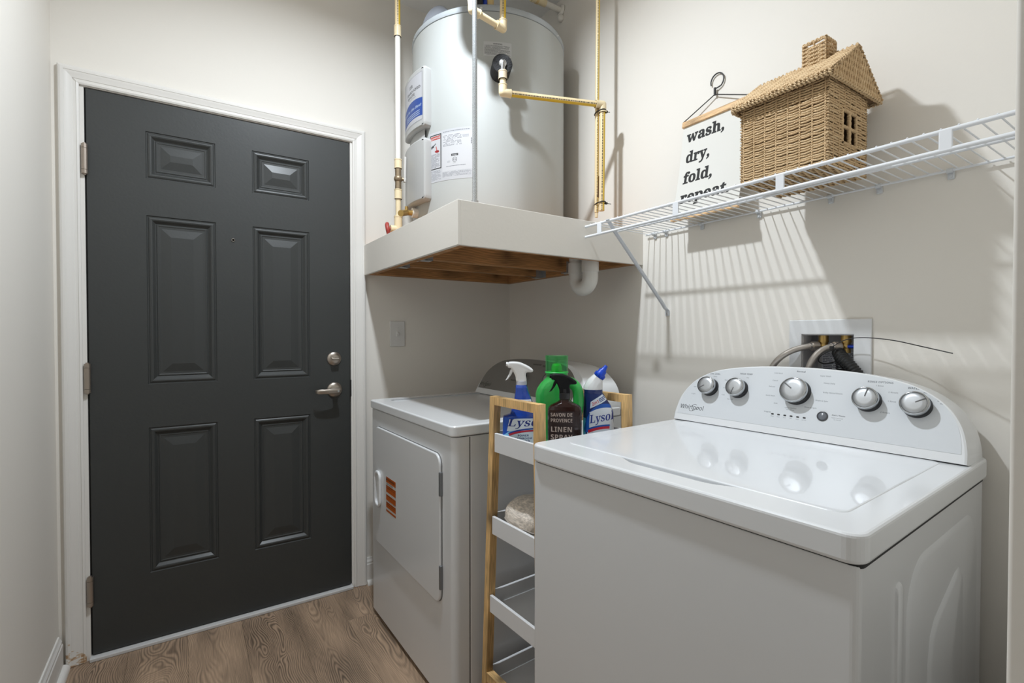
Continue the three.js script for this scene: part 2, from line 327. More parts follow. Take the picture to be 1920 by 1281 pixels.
{
  const t = thing('heater_platform', 'boxed drywall platform in the corner with open pine framing underneath', 'platform', [-0.813, 1.442, 0]);
  const W = 0.813, D = 0.956, y0 = 1.442, y1 = 1.578, k = 0.0127;
  part(t, 'fascia', metric(box(-W, -W + k, y0 - 0.001, y1, 0.0005, D, 0.0012)), M.wall);
  part(t, 'fascia', metric(box(-W + k, -0.0005, y0 - 0.001, y1, D - k, D, 0.0012)), M.wall);
  part(t, 'deck', metric(box(-W + k, -0.0005, y1 - 0.022, y1 - 0.004, 0.0005, D - k)), M.pine);
  const yb = y0 + 0.003, yt = y1 - 0.022;
  const j = (n, ...b) => part(t, n, metric(box(...b, 0.002)), M.pine);
  j('rim_board', -W + k, -W + k + 0.036, yb, yt, 0.001, D - k);
  j('rim_board', -W + k + 0.036, -0.001, yb, yt, D - k - 0.036, D - k);
  j('ledger', -W + k + 0.036, -0.001, yb, yt, 0.001, 0.037);
  j('ledger', -0.037, -0.001, yb, yt, 0.037, D - k - 0.036);
  j('joist', -W + k + 0.036, -0.037, yb + 0.004, yt, 0.545, 0.581);
  j('joist', -W + k + 0.036, -0.037, yb + 0.004, yt, 0.315, 0.351);
  for (const zz of [0.563, 0.333]) for (const s of [0, 1]) {
    const x = s ? -0.037 : -W + k + 0.036, d = s ? -1 : 1, lo = Math.min(x, x + d * 0.04), hi = Math.max(x, x + d * 0.04);
    part(t, 'joist_hanger', [box(lo, hi, yb - 0.0005, yb + 0.002, zz - 0.0195, zz + 0.0195), box(lo, hi, yb, yb + 0.05, zz - 0.0195, zz - 0.0182), box(lo, hi, yb, yb + 0.05, zz + 0.0182, zz + 0.0195), box(x - 0.001 - (s ? 0.001 : 0), x + 0.001 + (s ? 0 : 0.001), yb, yb + 0.06, zz - 0.045, zz + 0.045)], M.galvanised);
  }
}

// ---------------------------------------------------------------- water heater
const TK = { x: -0.3568, z: 0.3724, r: 0.335, y0: 1.575, seam: 2.402, top: 2.428 };
const at = (deg, r = TK.r, y = 0) => [TK.x + r * Math.cos(deg * PI / 180), y, TK.z + r * Math.sin(deg * PI / 180)];
function cylPatch(r, a0, a1, y0, y1, n = 24) {                        // a sticker on the tank, left edge at the larger angle a0
  const pos = [], uv = [], idx = [];
  for (let i = 0; i <= n; i++) { const a = a0 + (a1 - a0) * i / n; for (const [v, y] of [[0, y0], [1, y1]]) { pos.push(...at(a, r, y)); uv.push(i / n, v); } }
  for (let i = 0; i < n; i++) { const a = i * 2; idx.push(a, a + 2, a + 3, a, a + 3, a + 1); }
  const g = new THREE.BufferGeometry(); g.setAttribute('position', new THREE.Float32BufferAttribute(pos, 3)); g.setAttribute('uv', new THREE.Float32BufferAttribute(uv, 2)); g.setIndex(idx); g.computeVertexNormals(); return g;
}
const scribble = (x, px, py, w, h, rows, seed, col, dens = 0.9) => { const r = rng(seed); x.fillStyle = col; for (let j = 0; j < rows; j++) { let c = px; const y = py + j * h / rows, e = px + w * (j % 5 === 4 ? 0.6 : 0.92 + 0.08 * r()); while (c < e) { const l = Math.min(e - c, w * (0.02 + 0.05 * r())); if (r() < dens) x.fillRect(c, y, l, h / rows * 0.5); c += l + w * 0.012; } } };
{
  const t = thing('water_heater', 'large light grey cylindrical water heater standing on the corner platform', 'water heater', [TK.x, TK.y0, TK.z]);
  const shell = part(t, 'tank', lathe([[0.0001, TK.y0], [TK.r - 0.004, TK.y0], [TK.r, TK.y0 + 0.004], [TK.r, TK.seam - 0.003], [TK.r - 0.002, TK.seam], [0.0001, TK.seam]].map(([r, y]) => [r, y]), 120).translate(TK.x, 0, TK.z), M.tank);
  const cap = part(t, 'top_cap', lathe([[TK.r - 0.004, TK.seam + 0.0012], [TK.r + 0.0015, TK.seam + 0.0012], [TK.r + 0.0015, TK.top - 0.006], [TK.r - 0.003, TK.top], [0.0001, TK.top + 0.004]], 120).translate(TK.x, 0, TK.z), M.tankCap);
  for (const a of [125.4, 62, 190, 300]) { const p = at(a, TK.r + 0.0015, TK.seam + 0.011), d = at(a, 1); sub(t, cap, 'screw', aim(lathe([[0.0001, 0.003], [0.0035, 0.0022], [0.005, 0]], 14), p, [d[0] - TK.x, 0, d[2] - TK.z]), M.steel); }
  const cover = (y0, y1, a0, a1, label) => {
    const rings = []; const dep = 0.032, N = 26;
    const outline = (inset, r) => { const p = []; const hw = (a1 - a0) / 2 * PI / 180 * TK.r, mid = (a0 + a1) / 2; ((q) => q.flatMap((a, i) => { const b = q[(i + 1) % q.length], m = Math.max(1, Math.ceil(Math.hypot(a[0] - b[0], a[1] - b[1]) / 0.008)); return Array.from({ length: m }, (_, k) => [a[0] + (b[0] - a[0]) * k / m, a[1] + (b[1] - a[1]) * k / m]); }))(roundRect(-hw + inset, hw - inset, y0 + inset, y1 - inset, 0.014 - inset * 0.9, 5)).forEach(([s, y]) => p.push(at(mid - s / TK.r * 180 / PI, r, y))); return p; };
    for (const [i, r] of [[0, TK.r - 0.004], [0, TK.r + dep * 0.7], [0.003, TK.r + dep * 0.92], [0.008, TK.r + dep]]) rings.push(outline(i, r));
    // front face as a curved patch, the rim as a loft without cap
    const rim = loft(rings, 0.7, [false, false]); const hw = (a1 - a0) / 2 - 0.008 / TK.r * 180 / PI, mid = (a0 + a1) / 2;
    return part(t, 'access_cover', [rim, cylPatch(TK.r + dep, mid + hw, mid - hw, y0 + 0.012, y1 - 0.012), cylPatch(TK.r + dep, mid + hw - 2, mid - hw + 2, y0 + 0.008, y1 - 0.008)], M.tankCover, label);
  };
  const c1 = cover(1.992, 2.232, 163.6, 201, 'upper cover with the maker\'s label');
  cover(1.702, 1.950, 163.6, 201, 'lower plain cover');
  part(t, 'conduit_cover', cylPatch(TK.r + 0.012, 198, 168, 1.94, 2.0, 8), M.tankCover);
  const lab = canvasTex(512, 768, (x, w, h) => {
    x.fillStyle = '#e9e9ec'; x.fillRect(0, 0, w, h); x.strokeStyle = '#9a9a9c'; x.lineWidth = 6; x.strokeRect(8, 8, w - 16, h - 16);
    x.fillStyle = '#2b2c30'; x.font = 'bold 62px sans-serif'; x.textAlign = 'right'; x.fillText('BRADFORD', w - 36, 250); x.fillText('WHITE', w - 150, 318); x.font = 'bold 90px serif'; x.fillText('m', w - 200, 165); x.font = '22px sans-serif'; x.fillText('WATER HEATERS', w - 130, 352);
    x.fillStyle = '#2456b4'; x.beginPath(); x.moveTo(0, 470); x.quadraticCurveTo(w / 2, 340, w, 420); x.lineTo(w, 700); x.quadraticCurveTo(w / 2, 660, 0, 730); x.fill();
    x.fillStyle = '#cfe0f6'; x.font = 'italic bold 58px sans-serif'; x.fillText('Built to be the Best', w - 24, 540); x.font = '28px sans-serif'; for (let i = 0; i < 3; i++) { x.fillRect(120, 590 + i * 30, 340, 12); }
  });
  sub(t, c1, 'label', cylPatch(TK.r + 0.0324, 196, 166.0, 2.02, 2.212), std([0.58, 0.58, 0.59], 0.45, { map: lab }));
  const big = canvasTex(1024, 1024, (x, w, h) => {
    x.fillStyle = '#eff0f2'; x.fillRect(0, 0, w, h);
    x.fillStyle = '#fbfbfc'; x.fillRect(355, 80, w - 365, 760);
    x.strokeStyle = '#33322f'; x.lineWidth = 20; x.fillStyle = '#f4f4f6'; x.fillRect(22, 60, 300, 700); x.strokeRect(32, 60, 288, 690);
    x.fillStyle = '#d9402c'; x.fillRect(50, 84, 254, 72); x.fillStyle = '#fff'; x.font = 'bold 50px sans-serif'; x.textAlign = 'left'; x.fillText('DANGER', 98, 138); x.beginPath(); x.moveTo(58, 146); x.lineTo(76, 98); x.lineTo(94, 146); x.fill();
    x.strokeStyle = '#26262a'; x.lineWidth = 16; x.beginPath(); x.moveTo(62, 300); x.lineTo(100, 270); x.lineTo(150, 262); x.lineTo(190, 232); x.stroke(); x.beginPath(); x.arc(78, 300, 16, 0, 7); x.arc(112, 286, 16, 0, 7); x.stroke();
    x.fillStyle = '#b7242a'; x.beginPath(); x.ellipse(220, 400, 58, 26, 0.1, 0, 7); x.fill(); x.fillStyle = '#e78a86'; x.beginPath(); x.moveTo(180, 300); x.lineTo(206, 290); x.lineTo(226, 370); x.lineTo(200, 376); x.fill();
    scribble(x, 54, 445, 240, 290, 15, 3, '#8d8f96');
    scribble(x, 370, 40, 620, 30, 1, 8, '#9a9ca4'); scribble(x, 375, 120, 420, 230, 9, 4, '#9fa1a8', 0.75); scribble(x, 800, 150, 130, 60, 3, 5, '#a9abb2');
    x.fillStyle = '#4a4a4c'; x.fillRect(560, 510, 150, 44); x.fillStyle = '#e8e8e8'; x.font = 'bold 30px sans-serif'; x.fillText('Energy', 580, 543);
    x.strokeStyle = '#4c4c50'; x.lineWidth = 8; x.beginPath(); x.arc(636, 628, 46, 0, 7); x.stroke(); x.fillStyle = '#4c4c50'; x.font = 'bold 50px serif'; x.fillText('UL', 602, 646); x.font = '20px sans-serif'; x.fillText('LISTED', 598, 705); scribble(x, 470, 640, 70, 40, 3, 6, '#b0b2b8'); scribble(x, 430, 745, 470, 24, 1, 7, '#8d8f96');
    scribble(x, 30, 790, 290, 200, 12, 9, '#a5a7ae'); scribble(x, 360, 860, 630, 100, 8, 10, '#a5a7ae'); x.fillStyle = '#3a3a3c'; for (let i = 0; i < 14; i++) x.fillRect(968, 220 + i * 9, 20, 3 + (i * 7) % 5);
  });
  part(t, 'rating_label', cylPatch(TK.r + 0.0006, 165.6, 130.5, 1.770, 1.967, 30), std([0.58, 0.58, 0.59], 0.4, { map: big }), 'white rating label with a red danger panel');
  const small = canvasTex(512, 256, (x, w, h) => { x.fillStyle = '#c3c4c4'; x.fillRect(0, 0, w, h); x.fillStyle = '#3a3a3a'; x.font = 'bold 34px sans-serif'; x.textAlign = 'center'; x.fillText('WARNING', w / 2, 50); scribble(x, 16, 66, w - 32, 176, 12, 21, '#5c5c5c'); });
  part(t, 'caution_label', cylPatch(TK.r + 0.0006, 124, 105.5, 2.232, 2.286, 12), std([1, 1, 1], 0.5, { map: small }), 'small grey caution label');
  // drain tap low on the left side
  { const p = at(184, TK.r, 1.674), q = at(184, TK.r + 0.066, 1.668);
    const v = part(t, 'drain_tap', [rod(at(184, TK.r - 0.005, 1.674), at(184, TK.r + 0.05, 1.672), 0.011, 16), rod(at(184, TK.r + 0.045, 1.672), at(178, TK.r + 0.085, 1.655), 0.0125, 16), rod(at(184, TK.r + 0.045, 1.672), at(184, TK.r + 0.045, 1.696), 0.007, 12)], M.brass, 'brass drain tap');
    sub(t, v, 'tap_base', rod(at(184, TK.r - 0.002, 1.674), at(184, TK.r + 0.022, 1.674), 0.021, 8), M.whitePipe); }
  // fittings on the top
  part(t, 'pipe_nipple', [rod([-0.462, 2.425, 0.468], [-0.462, 2.56, 0.468], 0.013, 16), rod([-0.462, 2.50, 0.468], [-0.462, 2.757, 0.468], 0.017, 16)], M.black, 'black wrapped cold nipple');
  const nip = part(t, 'pipe_nipple', [rod([-0.405, 2.425, 0.462], [-0.405, 2.51, 0.462], 0.014, 16), rod([-0.405, 2.50, 0.462], [-0.405, 2.757, 0.462], 0.0185, 16)], M.creamDeep, 'cream hot nipple');
  sub(t, nip, 'blue_lever', box(-0.441, -0.424, 2.52, 2.68, 0.455, 0.475, 0.004), M.blueLever, 'blue shut-off lever');
}
// grey ring of plastic lying on the heater's top
{
  const t = thing('plastic_ring', 'translucent grey plastic ring resting tilted on top of the water heater', 'ring', [-0.545, 2.432, 0.30]);
  const g = lathe([[0.062, 0], [0.082, 0], [0.084, 0.045], [0.064, 0.045], [0.062, 0]], 48); g.rotateX(-0.9).rotateY(0.6).translate(0, 0.068, 0);
  mesh('ring', g, phys([0.42, 0.45, 0.52], 0.35), t);
}
// ---------------------------------------------------------------- pipes
M.creamPrint = std([1, 1, 1], 0.38, { map: canvasTex(1024, 128, (x, w, h) => { x.fillStyle = '#e9d3a8'; x.fillRect(0, 0, w, h); x.fillStyle = '#dcb632'; x.fillRect(0, 44, w, 30); x.fillStyle = '#6d6552'; x.font = '15px sans-serif'; const r = rng(4); let c = 6; while (c < w - 10) { const l = 8 + 26 * r(); x.fillRect(c, 34, l, 7); c += l + 7; } }) });
{ const t = M.creamPrint.map; t.wrapS = t.wrapT = THREE.RepeatWrapping; }
// printed pipe: uv runs along the pipe, 0.35 m per repeat; its stripe faces "stripe", its lettering lies beside it towards "text"
function printed(a, b, r, stripe, text) {
  const L = Math.hypot(a[0] - b[0], a[1] - b[1], a[2] - b[2]), g = rod(a, b, r, 24), n = g.attributes.uv.count, nr = g.attributes.normal, ax = V(...b).sub(V(...a)).normalize();
  const find = (d) => { let best = -9, u = 0; for (let i = 0; i < n; i++) { const q = V(nr.getX(i), nr.getY(i), nr.getZ(i)); if (Math.abs(q.dot(ax)) > 0.5) continue; const k = q.x * d[0] + q.y * d[1] + q.z * d[2]; if (k > best) { best = k; u = g.attributes.uv.getX(i); } } return u; };
  const us = find(stripe), ut = find(text); let d = ut - us; d -= Math.round(d); const sg = d < 0 ? -1 : 1;
  for (let i = 0; i < n; i++) { const u = g.attributes.uv.getX(i), v = g.attributes.uv.getY(i); g.attributes.uv.setXY(i, v * L / 0.35, (u - us) * sg + 0.539); } return g;
}
const coupling = (a, b, r) => [rod(a, b, r, 20), ...[[a, b], [b, a]].map(([p, q]) => { const d = V(...q).sub(V(...p)).normalize().multiplyScalar(0.004), e = [p[0] + d.x, p[1] + d.y, p[2] + d.z]; return rod(p, e, r * 1.06, 20); })];
function elbow(c, d1, d2, r, l) {                                     // 90 degree fitting: two sockets from the corner c
  const a = V(...d1).normalize(), b = V(...d2).normalize(), C = V(...c), P = (d, k) => C.clone().addScaledVector(d, k).toArray();
  return [ball(c, r, 18), rod(c, P(a, l), r, 20), rod(c, P(b, l), r, 20), rod(P(a, l - 0.004), P(a, l), r * 1.07, 20), rod(P(b, l - 0.004), P(b, l), r * 1.07, 20)];
}
{ // riser left of the heater, with a ball valve and a tee
  const x = -0.754, z = 0.30, R = 0.0111;
  const t = thing('supply_pipe', 'tall cream and white pipe with a valve rising left of the water heater', 'pipe', [x, 1.578, z]);
  part(t, 'pipe', rod([x, 1.90, z], [x, 2.42, z], R, 20), M.whitePipe, 'white painted pipe');
  part(t, 'pipe', rod([x, 1.60, z], [x, 1.76, z], R, 20), M.cream);
  part(t, 'pipe', printed([x, 2.43, z], [x, CEIL, z], R, [0.64, 0, 0.77], [-0.35, 0, 0.94]), M.creamPrint);
  part(t, 'coupling', coupling([x, 2.408, z], [x, 2.452, z], 0.0145), M.cream);
  part(t, 'coupling', coupling([x, 2.62, z], [x, 2.66, z], 0.0145), M.cream);
  part(t, 'coupling', coupling([x, 1.862, z], [x, 1.90, z], 0.0150), M.cream);
  part(t, 'coupling', coupling([x, 1.735, z], [x, 1.775, z], 0.0152), M.cream);
  const v = part(t, 'ball_valve', [rod([x, 1.772, z], [x, 1.79, z], 0.0135, 8), rod([x, 1.848, z], [x, 1.865, z], 0.0135, 8), rod([x, 1.79, z], [x, 1.848, z], 0.0125, 18), ball([x, 1.819, z], 0.0175, 16), rod([x, 1.819, z], [x + 0.022, 1.819, z + 0.008], 0.0065, 12)], std([0.30, 0.23, 0.15], 0.45, { metalness: 0.7 }), 'brass ball valve');
  sub(t, v, 'lever', [box(-0.004, 0.004, -0.006, 0.10, -0.007, 0.007, 0.002).rotateZ(-0.02).translate(x + 0.024, 1.812, z + 0.010), rod([x + 0.02, 1.819, z + 0.008], [x + 0.030, 1.819, z + 0.012], 0.006, 8)], std([0.62, 0.60, 0.57], 0.4));
  part(t, 'tee', [rod([x, 1.582, z], [x, 1.662, z], 0.0165, 20), rod([x, 1.658, z], [x, 1.664, z], 0.0175, 20), rod([x, 1.607, z], [x - 0.036, 1.607, z + 0.0], 0.0155, 20)], M.cream);
  part(t, 'valve_handle', [tube([[x - 0.044, 1.628, z - 0.012], [x - 0.050, 1.618, z + 0.004], [x - 0.050, 1.600, z + 0.012], [x - 0.045, 1.585, z + 0.008]], 0.0085, 8, 14), rod([x - 0.034, 1.606, z], [x - 0.047, 1.606, z], 0.007, 10)], M.red, 'red valve handle');
}
{ // loop of pipe in front of the heater's top, dropping from an expansion tank above the frame
  const A = [-0.668, 2.287, 0.785], B = [-0.537, 2.272, 0.776], R = 0.0111;
  const t = thing('pipe_loop', 'u-shaped cream pipe loop hanging in front of the heater\'s top', 'pipe', [-0.6, 2.28, 0.78]);
  part(t, 'pipe', rod([A[0], A[1] + 0.02, A[2]], [-0.675, 2.3785, 0.780], 0.0145, 20), M.whitePipe, 'white upright');
  part(t, 'pipe', rod(A, B, R, 20), M.cream);
  part(t, 'pipe', printed([B[0], B[1] + 0.02, B[2]], [B[0] + 0.004, CEIL, B[2]], R, [0.47, 0, 0.89], [-0.53, 0, 0.84]), M.creamPrint);
  part(t, 'elbow', elbow(A, [0, 1, 0], [B[0] - A[0], B[1] - A[1], B[2] - A[2]], 0.0145, 0.030), M.cream);
  part(t, 'elbow', elbow(B, [0, 1, 0], [A[0] - B[0], A[1] - B[1], A[2] - B[2]], 0.0145, 0.030), M.cream);
  const e = thing('expansion_tank', 'small white expansion tank hanging under the ceiling before the heater', 'tank', [-0.679, 2.38, 0.777]);
  part(e, 'vessel', lathe([[0.0001, 2.378], [0.03, 2.381], [0.055, 2.392], [0.075, 2.412], [0.084, 2.44], [0.084, 2.68], [0.07, 2.71], [0.02, 2.725], [0.02, CEIL], [0.0001, CEIL]], 40).translate(-0.679, 0, 0.777), M.tankCover);
}
{ // steel conduit before the heater
  const t = thing('steel_conduit', 'thin galvanised steel conduit running vertically in front of the heater', 'conduit', [-0.7195, 1.576, 0.895]);
  part(t, 'tube', rod([-0.7195, 1.576, 0.895], [-0.7195, CEIL, 0.895], 0.0081, 20), M.galvanised);
  part(t, 'collar', rod([-0.7195, 1.576, 0.895], [-0.7195, 1.60, 0.895], 0.0112, 20), M.galvanised);
}
{ // relief valve with its drain: black foam sleeve, lever, drain pipe run to the wall
  const d = [-0.399, 0, 0.917], s = at(113.5, TK.r - 0.01, 2.166), f = at(113.5, 0.408, 2.166), y = 2.166;
  const t = thing('relief_drain_pipe', 'yellow striped drain pipe from the black foam sleeved relief valve', 'pipe', [-0.52, 1.65, 0.75]);
  const P = (k, dy = 0, dx = 0) => [f[0] + d[0] * k + dx * 0.917, y + dy, f[2] + d[2] * k + dx * 0.399];
  const L = 0.408 - TK.r - 0.0012;
  part(t, 'foam_sleeve', aim(lathe([[0.010, 0], [0.036, 0], [0.0375, 0.004], [0.0375, L - 0.004], [0.036, L], [0.015, L], [0.012, L - 0.008], [0.010, L - 0.01]], 40), at(113.5, TK.r + 0.0012, y), d), std([0.016, 0.016, 0.017], 0.85, { bumpMap: peelTex, bumpScale: 0.002 }), 'black foam insulation sleeve');
  const v = part(t, 'relief_valve', [rod(P(-0.03), P(0.006), 0.0135, 20), aim(lathe([[0.0001, 0.008], [0.010, 0.006], [0.0145, 0]], 24), P(0.003), d), rod(P(0.004), P(0.004, -0.04), 0.009, 16)], M.steel);
  sub(t, v, 'test_lever', tube([P(0.010, 0.006), P(0.016, 0), P(0.015, -0.012), P(0.014, -0.030), P(0.016, -0.040)], 0.0035, 8, 16), M.chrome);
  const e1 = P(0.004, 2.057 - y), e2 = [-0.128, 2.070, 0.862], up = [0, 1, 0], dn = [0, -1, 0], h = [e2[0] - e1[0], e2[1] - e1[1], e2[2] - e1[2]], hm = h.map((q) => -q);
  part(t, 'adapter', coupling(P(0.004, -0.030), P(0.004, -0.060), 0.0155), std([0.66, 0.55, 0.40], 0.5));
  part(t, 'pipe', rod(P(0.004, -0.06), e1, 0.0111, 20), M.cream);
  part(t, 'elbow', elbow(e1, up, h, 0.0148, 0.031), M.cream);
  part(t, 'pipe', printed(e1, e2, 0.0111, [-0.15, -1, 0.22], [-0.4, -0.1, 0.9]), M.creamPrint, 'printed pipe with a yellow stripe');
  part(t, 'elbow', elbow(e2, hm, dn, 0.0148, 0.031), M.cream);
  part(t, 'pipe', printed([e2[0], e2[1], e2[2]], [e2[0] - 0.003, 1.655, e2[2] - 0.001], 0.0111, [0.28, 0, 0.96], [-0.69, 0, 0.72]), M.creamPrint, 'printed pipe with a yellow stripe');
  // thin riser beside it, tied on
  const x = e2[0] - 0.004, z = e2[2] - 0.0225;
  const r = thing('thin_riser_pipe', 'thin cream pipe on the right, tied to the drain pipe', 'pipe', [x, 1.635, z]);
  part(r, 'pipe', printed([x - 0.006, 1.652, z], [x, CEIL, z], 0.0080, [0.45, 0, 0.9], [-0.69, 0, 0.72]), M.creamPrint);
  part(r, 'end_plug', rod([x - 0.006, 1.632, z], [x - 0.006, 1.652, z], 0.0062, 14), M.cream);
  part(r, 'glue_stain', [rod([x - 0.005, 1.71, z], [x - 0.003, 1.795, z], 0.0083, 18)], std([1, 1, 1], 0.6, { map: dataTex(64, 64, (u, v) => { const k = N1(u * 6, v * 5, 6, 5) + 0.5 * N2(u * 14, v * 12, 14, 12); return k > 0.05 ? [98, 62, 30] : k > -0.15 ? [150, 104, 56] : [214, 182, 128]; }, true) }), 'brown glue stain on the pipe');
  for (const [yy, tail] of [[2.043, 0.012], [1.685, 0.02]]) {
    const tie = thing('zip_tie', yy > 2 ? 'black zip tie just under the drain pipe elbow' : 'black zip tie near the lower end of the paired pipes', 'zip tie', [x, yy, z]);
    const pts = []; for (let i = 0; i <= 24; i++) { const a = i / 24 * 2 * PI; pts.push([x + 0.0015 + 0.0165 * Math.cos(a), yy + 0.004 * Math.sin(a * 1), z + 0.0115 + 0.026 * Math.sin(a)]); }
    part(tie, 'loop', tube(pts, 0.0022, 6, 48), M.black); part(tie, 'head', box(x + 0.012, x + 0.022, yy - 0.004, yy + 0.004, z + 0.026, z + 0.034, 0.001), M.black); part(tie, 'tail', rod([x + 0.018, yy, z + 0.030], [x + 0.018 + tail, yy - 0.001, z + 0.036], 0.0015, 6), M.black);
  }
}
{ // pipe entering the wall under the ceiling
  const y = 2.705, z = 0.447;
  const t = thing('ceiling_pipe', 'short cream and white pipe entering the right wall near the ceiling', 'pipe', [-0.2, y, z]);
  part(t, 'pipe', rod([-0.10, y, z], [-0.001, y, z], 0.0135, 18), M.whitePipe, 'white end');
  part(t, 'pipe', rod([-0.42, y, z], [-0.10, y, z], 0.0111, 18), M.cream);
  part(t, 'tee', [rod([-0.175, y, z], [-0.095, y, z], 0.0165, 20), rod([-0.168, y, z], [-0.163, y, z], 0.0178, 20)], M.cream);
  part(t, 'band', rod([-0.150, y, z], [-0.138, y, z], 0.0175, 20), M.creamDeep);
  part(t, 'escutcheon', [aim(lathe([[0.012, 0.012], [0.018, 0.011], [0.026, 0.004], [0.027, 0], [0.012, 0]], 28), [0, y, z], [-1, 0, 0]), ball([-0.008, y - 0.040, z + 0.006], 0.017, 14).scale(1, 1, 1)], M.whitePipe);
}
{ // p-trap under the platform
  const x = -0.2, za = 0.792, zb = 0.872, yb = 1.389, r = 0.030;
  const t = thing('drain_trap', 'white plastic p-trap hanging below the heater platform', 'pipe', [x, 1.45, 0.83]);
  const pts = []; const c = (za + zb) / 2, q = (zb - za) / 2; for (let i = 0; i <= 16; i++) { const a = PI + i / 16 * PI; pts.push([x, yb + q * Math.sin(a) * 1.0, c + q * Math.cos(a)]); }
  part(t, 'bend', tube([[x, yb + 0.03, za], ...pts, [x, yb + 0.03, zb]], r, 24, 60, false), M.pvc);
  part(t, 'inlet', [rod([x, yb + 0.03, zb], [x, 1.54, zb], r - 0.002, 28), rod([x, yb + 0.02, zb], [x, yb + 0.075, zb], r + 0.003, 28)], M.pvc);
  part(t, 'outlet', [rod([x, yb + 0.03, za], [x, 1.475, za], r - 0.002, 28), rod([x, yb + 0.02, za], [x, yb + 0.062, za], r + 0.003, 28), tube([[x, 1.465, za], [x, 1.495, za + 0.003], [x + 0.01, 1.515, za + 0.03]], r, 22, 20)], M.pvc);
}

// ---------------------------------------------------------------- wire shelf along the right wall
{
  const t = thing('wire_shelf', 'long white wire shelf fixed along the right wall', 'shelf', [0, 1.556, 1.5]);
  const z0 = 0.985, z1 = 2.166, yt = 1.5545, xf = -0.305, step = 0.0262;
  part(t, 'back_rail', rod([-0.012, yt - 0.003, z0 - 0.004], [-0.012, yt - 0.003, z1], 0.0031, 10), M.wire);
  part(t, 'front_rail', [rod([xf, yt - 0.0015, z0 - 0.02], [xf, yt - 0.0015, z1], 0.0046, 14), ball([xf, yt - 0.0015, z0 - 0.02], 0.0053, 12)], M.wire);
  part(t, 'lower_rail', [rod([xf, 1.5165, z0 - 0.02], [xf, 1.5165, z1], 0.0046, 14), ball([xf, 1.5165, z0 - 0.02], 0.0053, 12)], M.wire);
  part(t, 'middle_rail', rod([-0.17, yt - 0.0062, z0 - 0.004], [-0.17, yt - 0.0062, z1], 0.0042, 10), M.wire);
  const g0 = merge([rod([-0.008, yt, 0], [xf - 0.0005, yt + 0.0028, 0], 0.0016, 8), ball([xf - 0.001, yt + 0.0030, 0], 0.0022, 8)]); g0.translate(0, -1.556, -1.5);
  for (let z = z0 + 0.004; z < z1 - 0.006; z += step) { const o = mesh('cross_wire', g0, M.wire, t); o.position.z = z; }
  for (const z of [1.035, 1.353, 1.656, 1.966]) part(t, 'spacer', new RoundedBoxGeometry(0.005, 0.040, 0.021, 2, 0.0022).translate(xf - 0.002, 1.5355, z), M.wire);
  const clip = (z, lower) => part(t, 'wall_clip', [new RoundedBoxGeometry(0.006, 0.024, 0.013, 2, 0.002).translate(-0.0035, yt - 0.010, z), rod([-0.006, yt - 0.003, z - 0.006], [-0.006, yt - 0.003, z + 0.006], 0.0062, 10).translate(-0.005, 0, 0), rod([-0.0005, yt - 0.016, z], [-0.0085, yt - 0.016, z], 0.0032, 10)], M.clip);
  for (const z of [1.019, 1.072, 1.225, 1.43, 1.635, 1.75, 1.893]) clip(z);
  // diagonal bracket: flattened tube from the wall up to the front rails
  const zb = 1.078, A = [-0.016, 1.266, zb], B = [xf + 0.004, 1.547, zb];
  const prof = (c, ax, ay, w, h) => ring(0, 0, 0, w, h, 2.6, 14).map(([p, , q]) => [c[0] + ax * p, c[1] + ay * p, c[2] + q]);
  const br = part(t, 'bracket', loft([prof([-0.003, 1.238, zb], 1, 0, 0.0016, 0.009), prof([-0.003, 1.258, zb], 1, 0.1, 0.0018, 0.009), prof(A, 0.8, 0.6, 0.0045, 0.0075), prof([-0.035, 1.287, zb], 0.72, 0.69, 0.0055, 0.0068), prof([B[0] + 0.02, B[1] - 0.022, zb], 0.70, 0.71, 0.0055, 0.0068), prof(B, 0.7, 0.71, 0.002, 0.0085), prof([B[0] - 0.011, B[1] + 0.010, zb], 0.7, 0.71, 0.0016, 0.0085)].reverse(), 0.7), std([0.66, 0.69, 0.74], 0.42), 'diagonal grey-white support strut');
  for (const y of [1.2455]) sub(t, br, 'screw', aim(lathe([[0.0001, 0.0016], [0.0028, 0.001], [0.0035, 0]], 12), [-0.0047, y, zb], [-1, 0, 0]), M.steel);
}

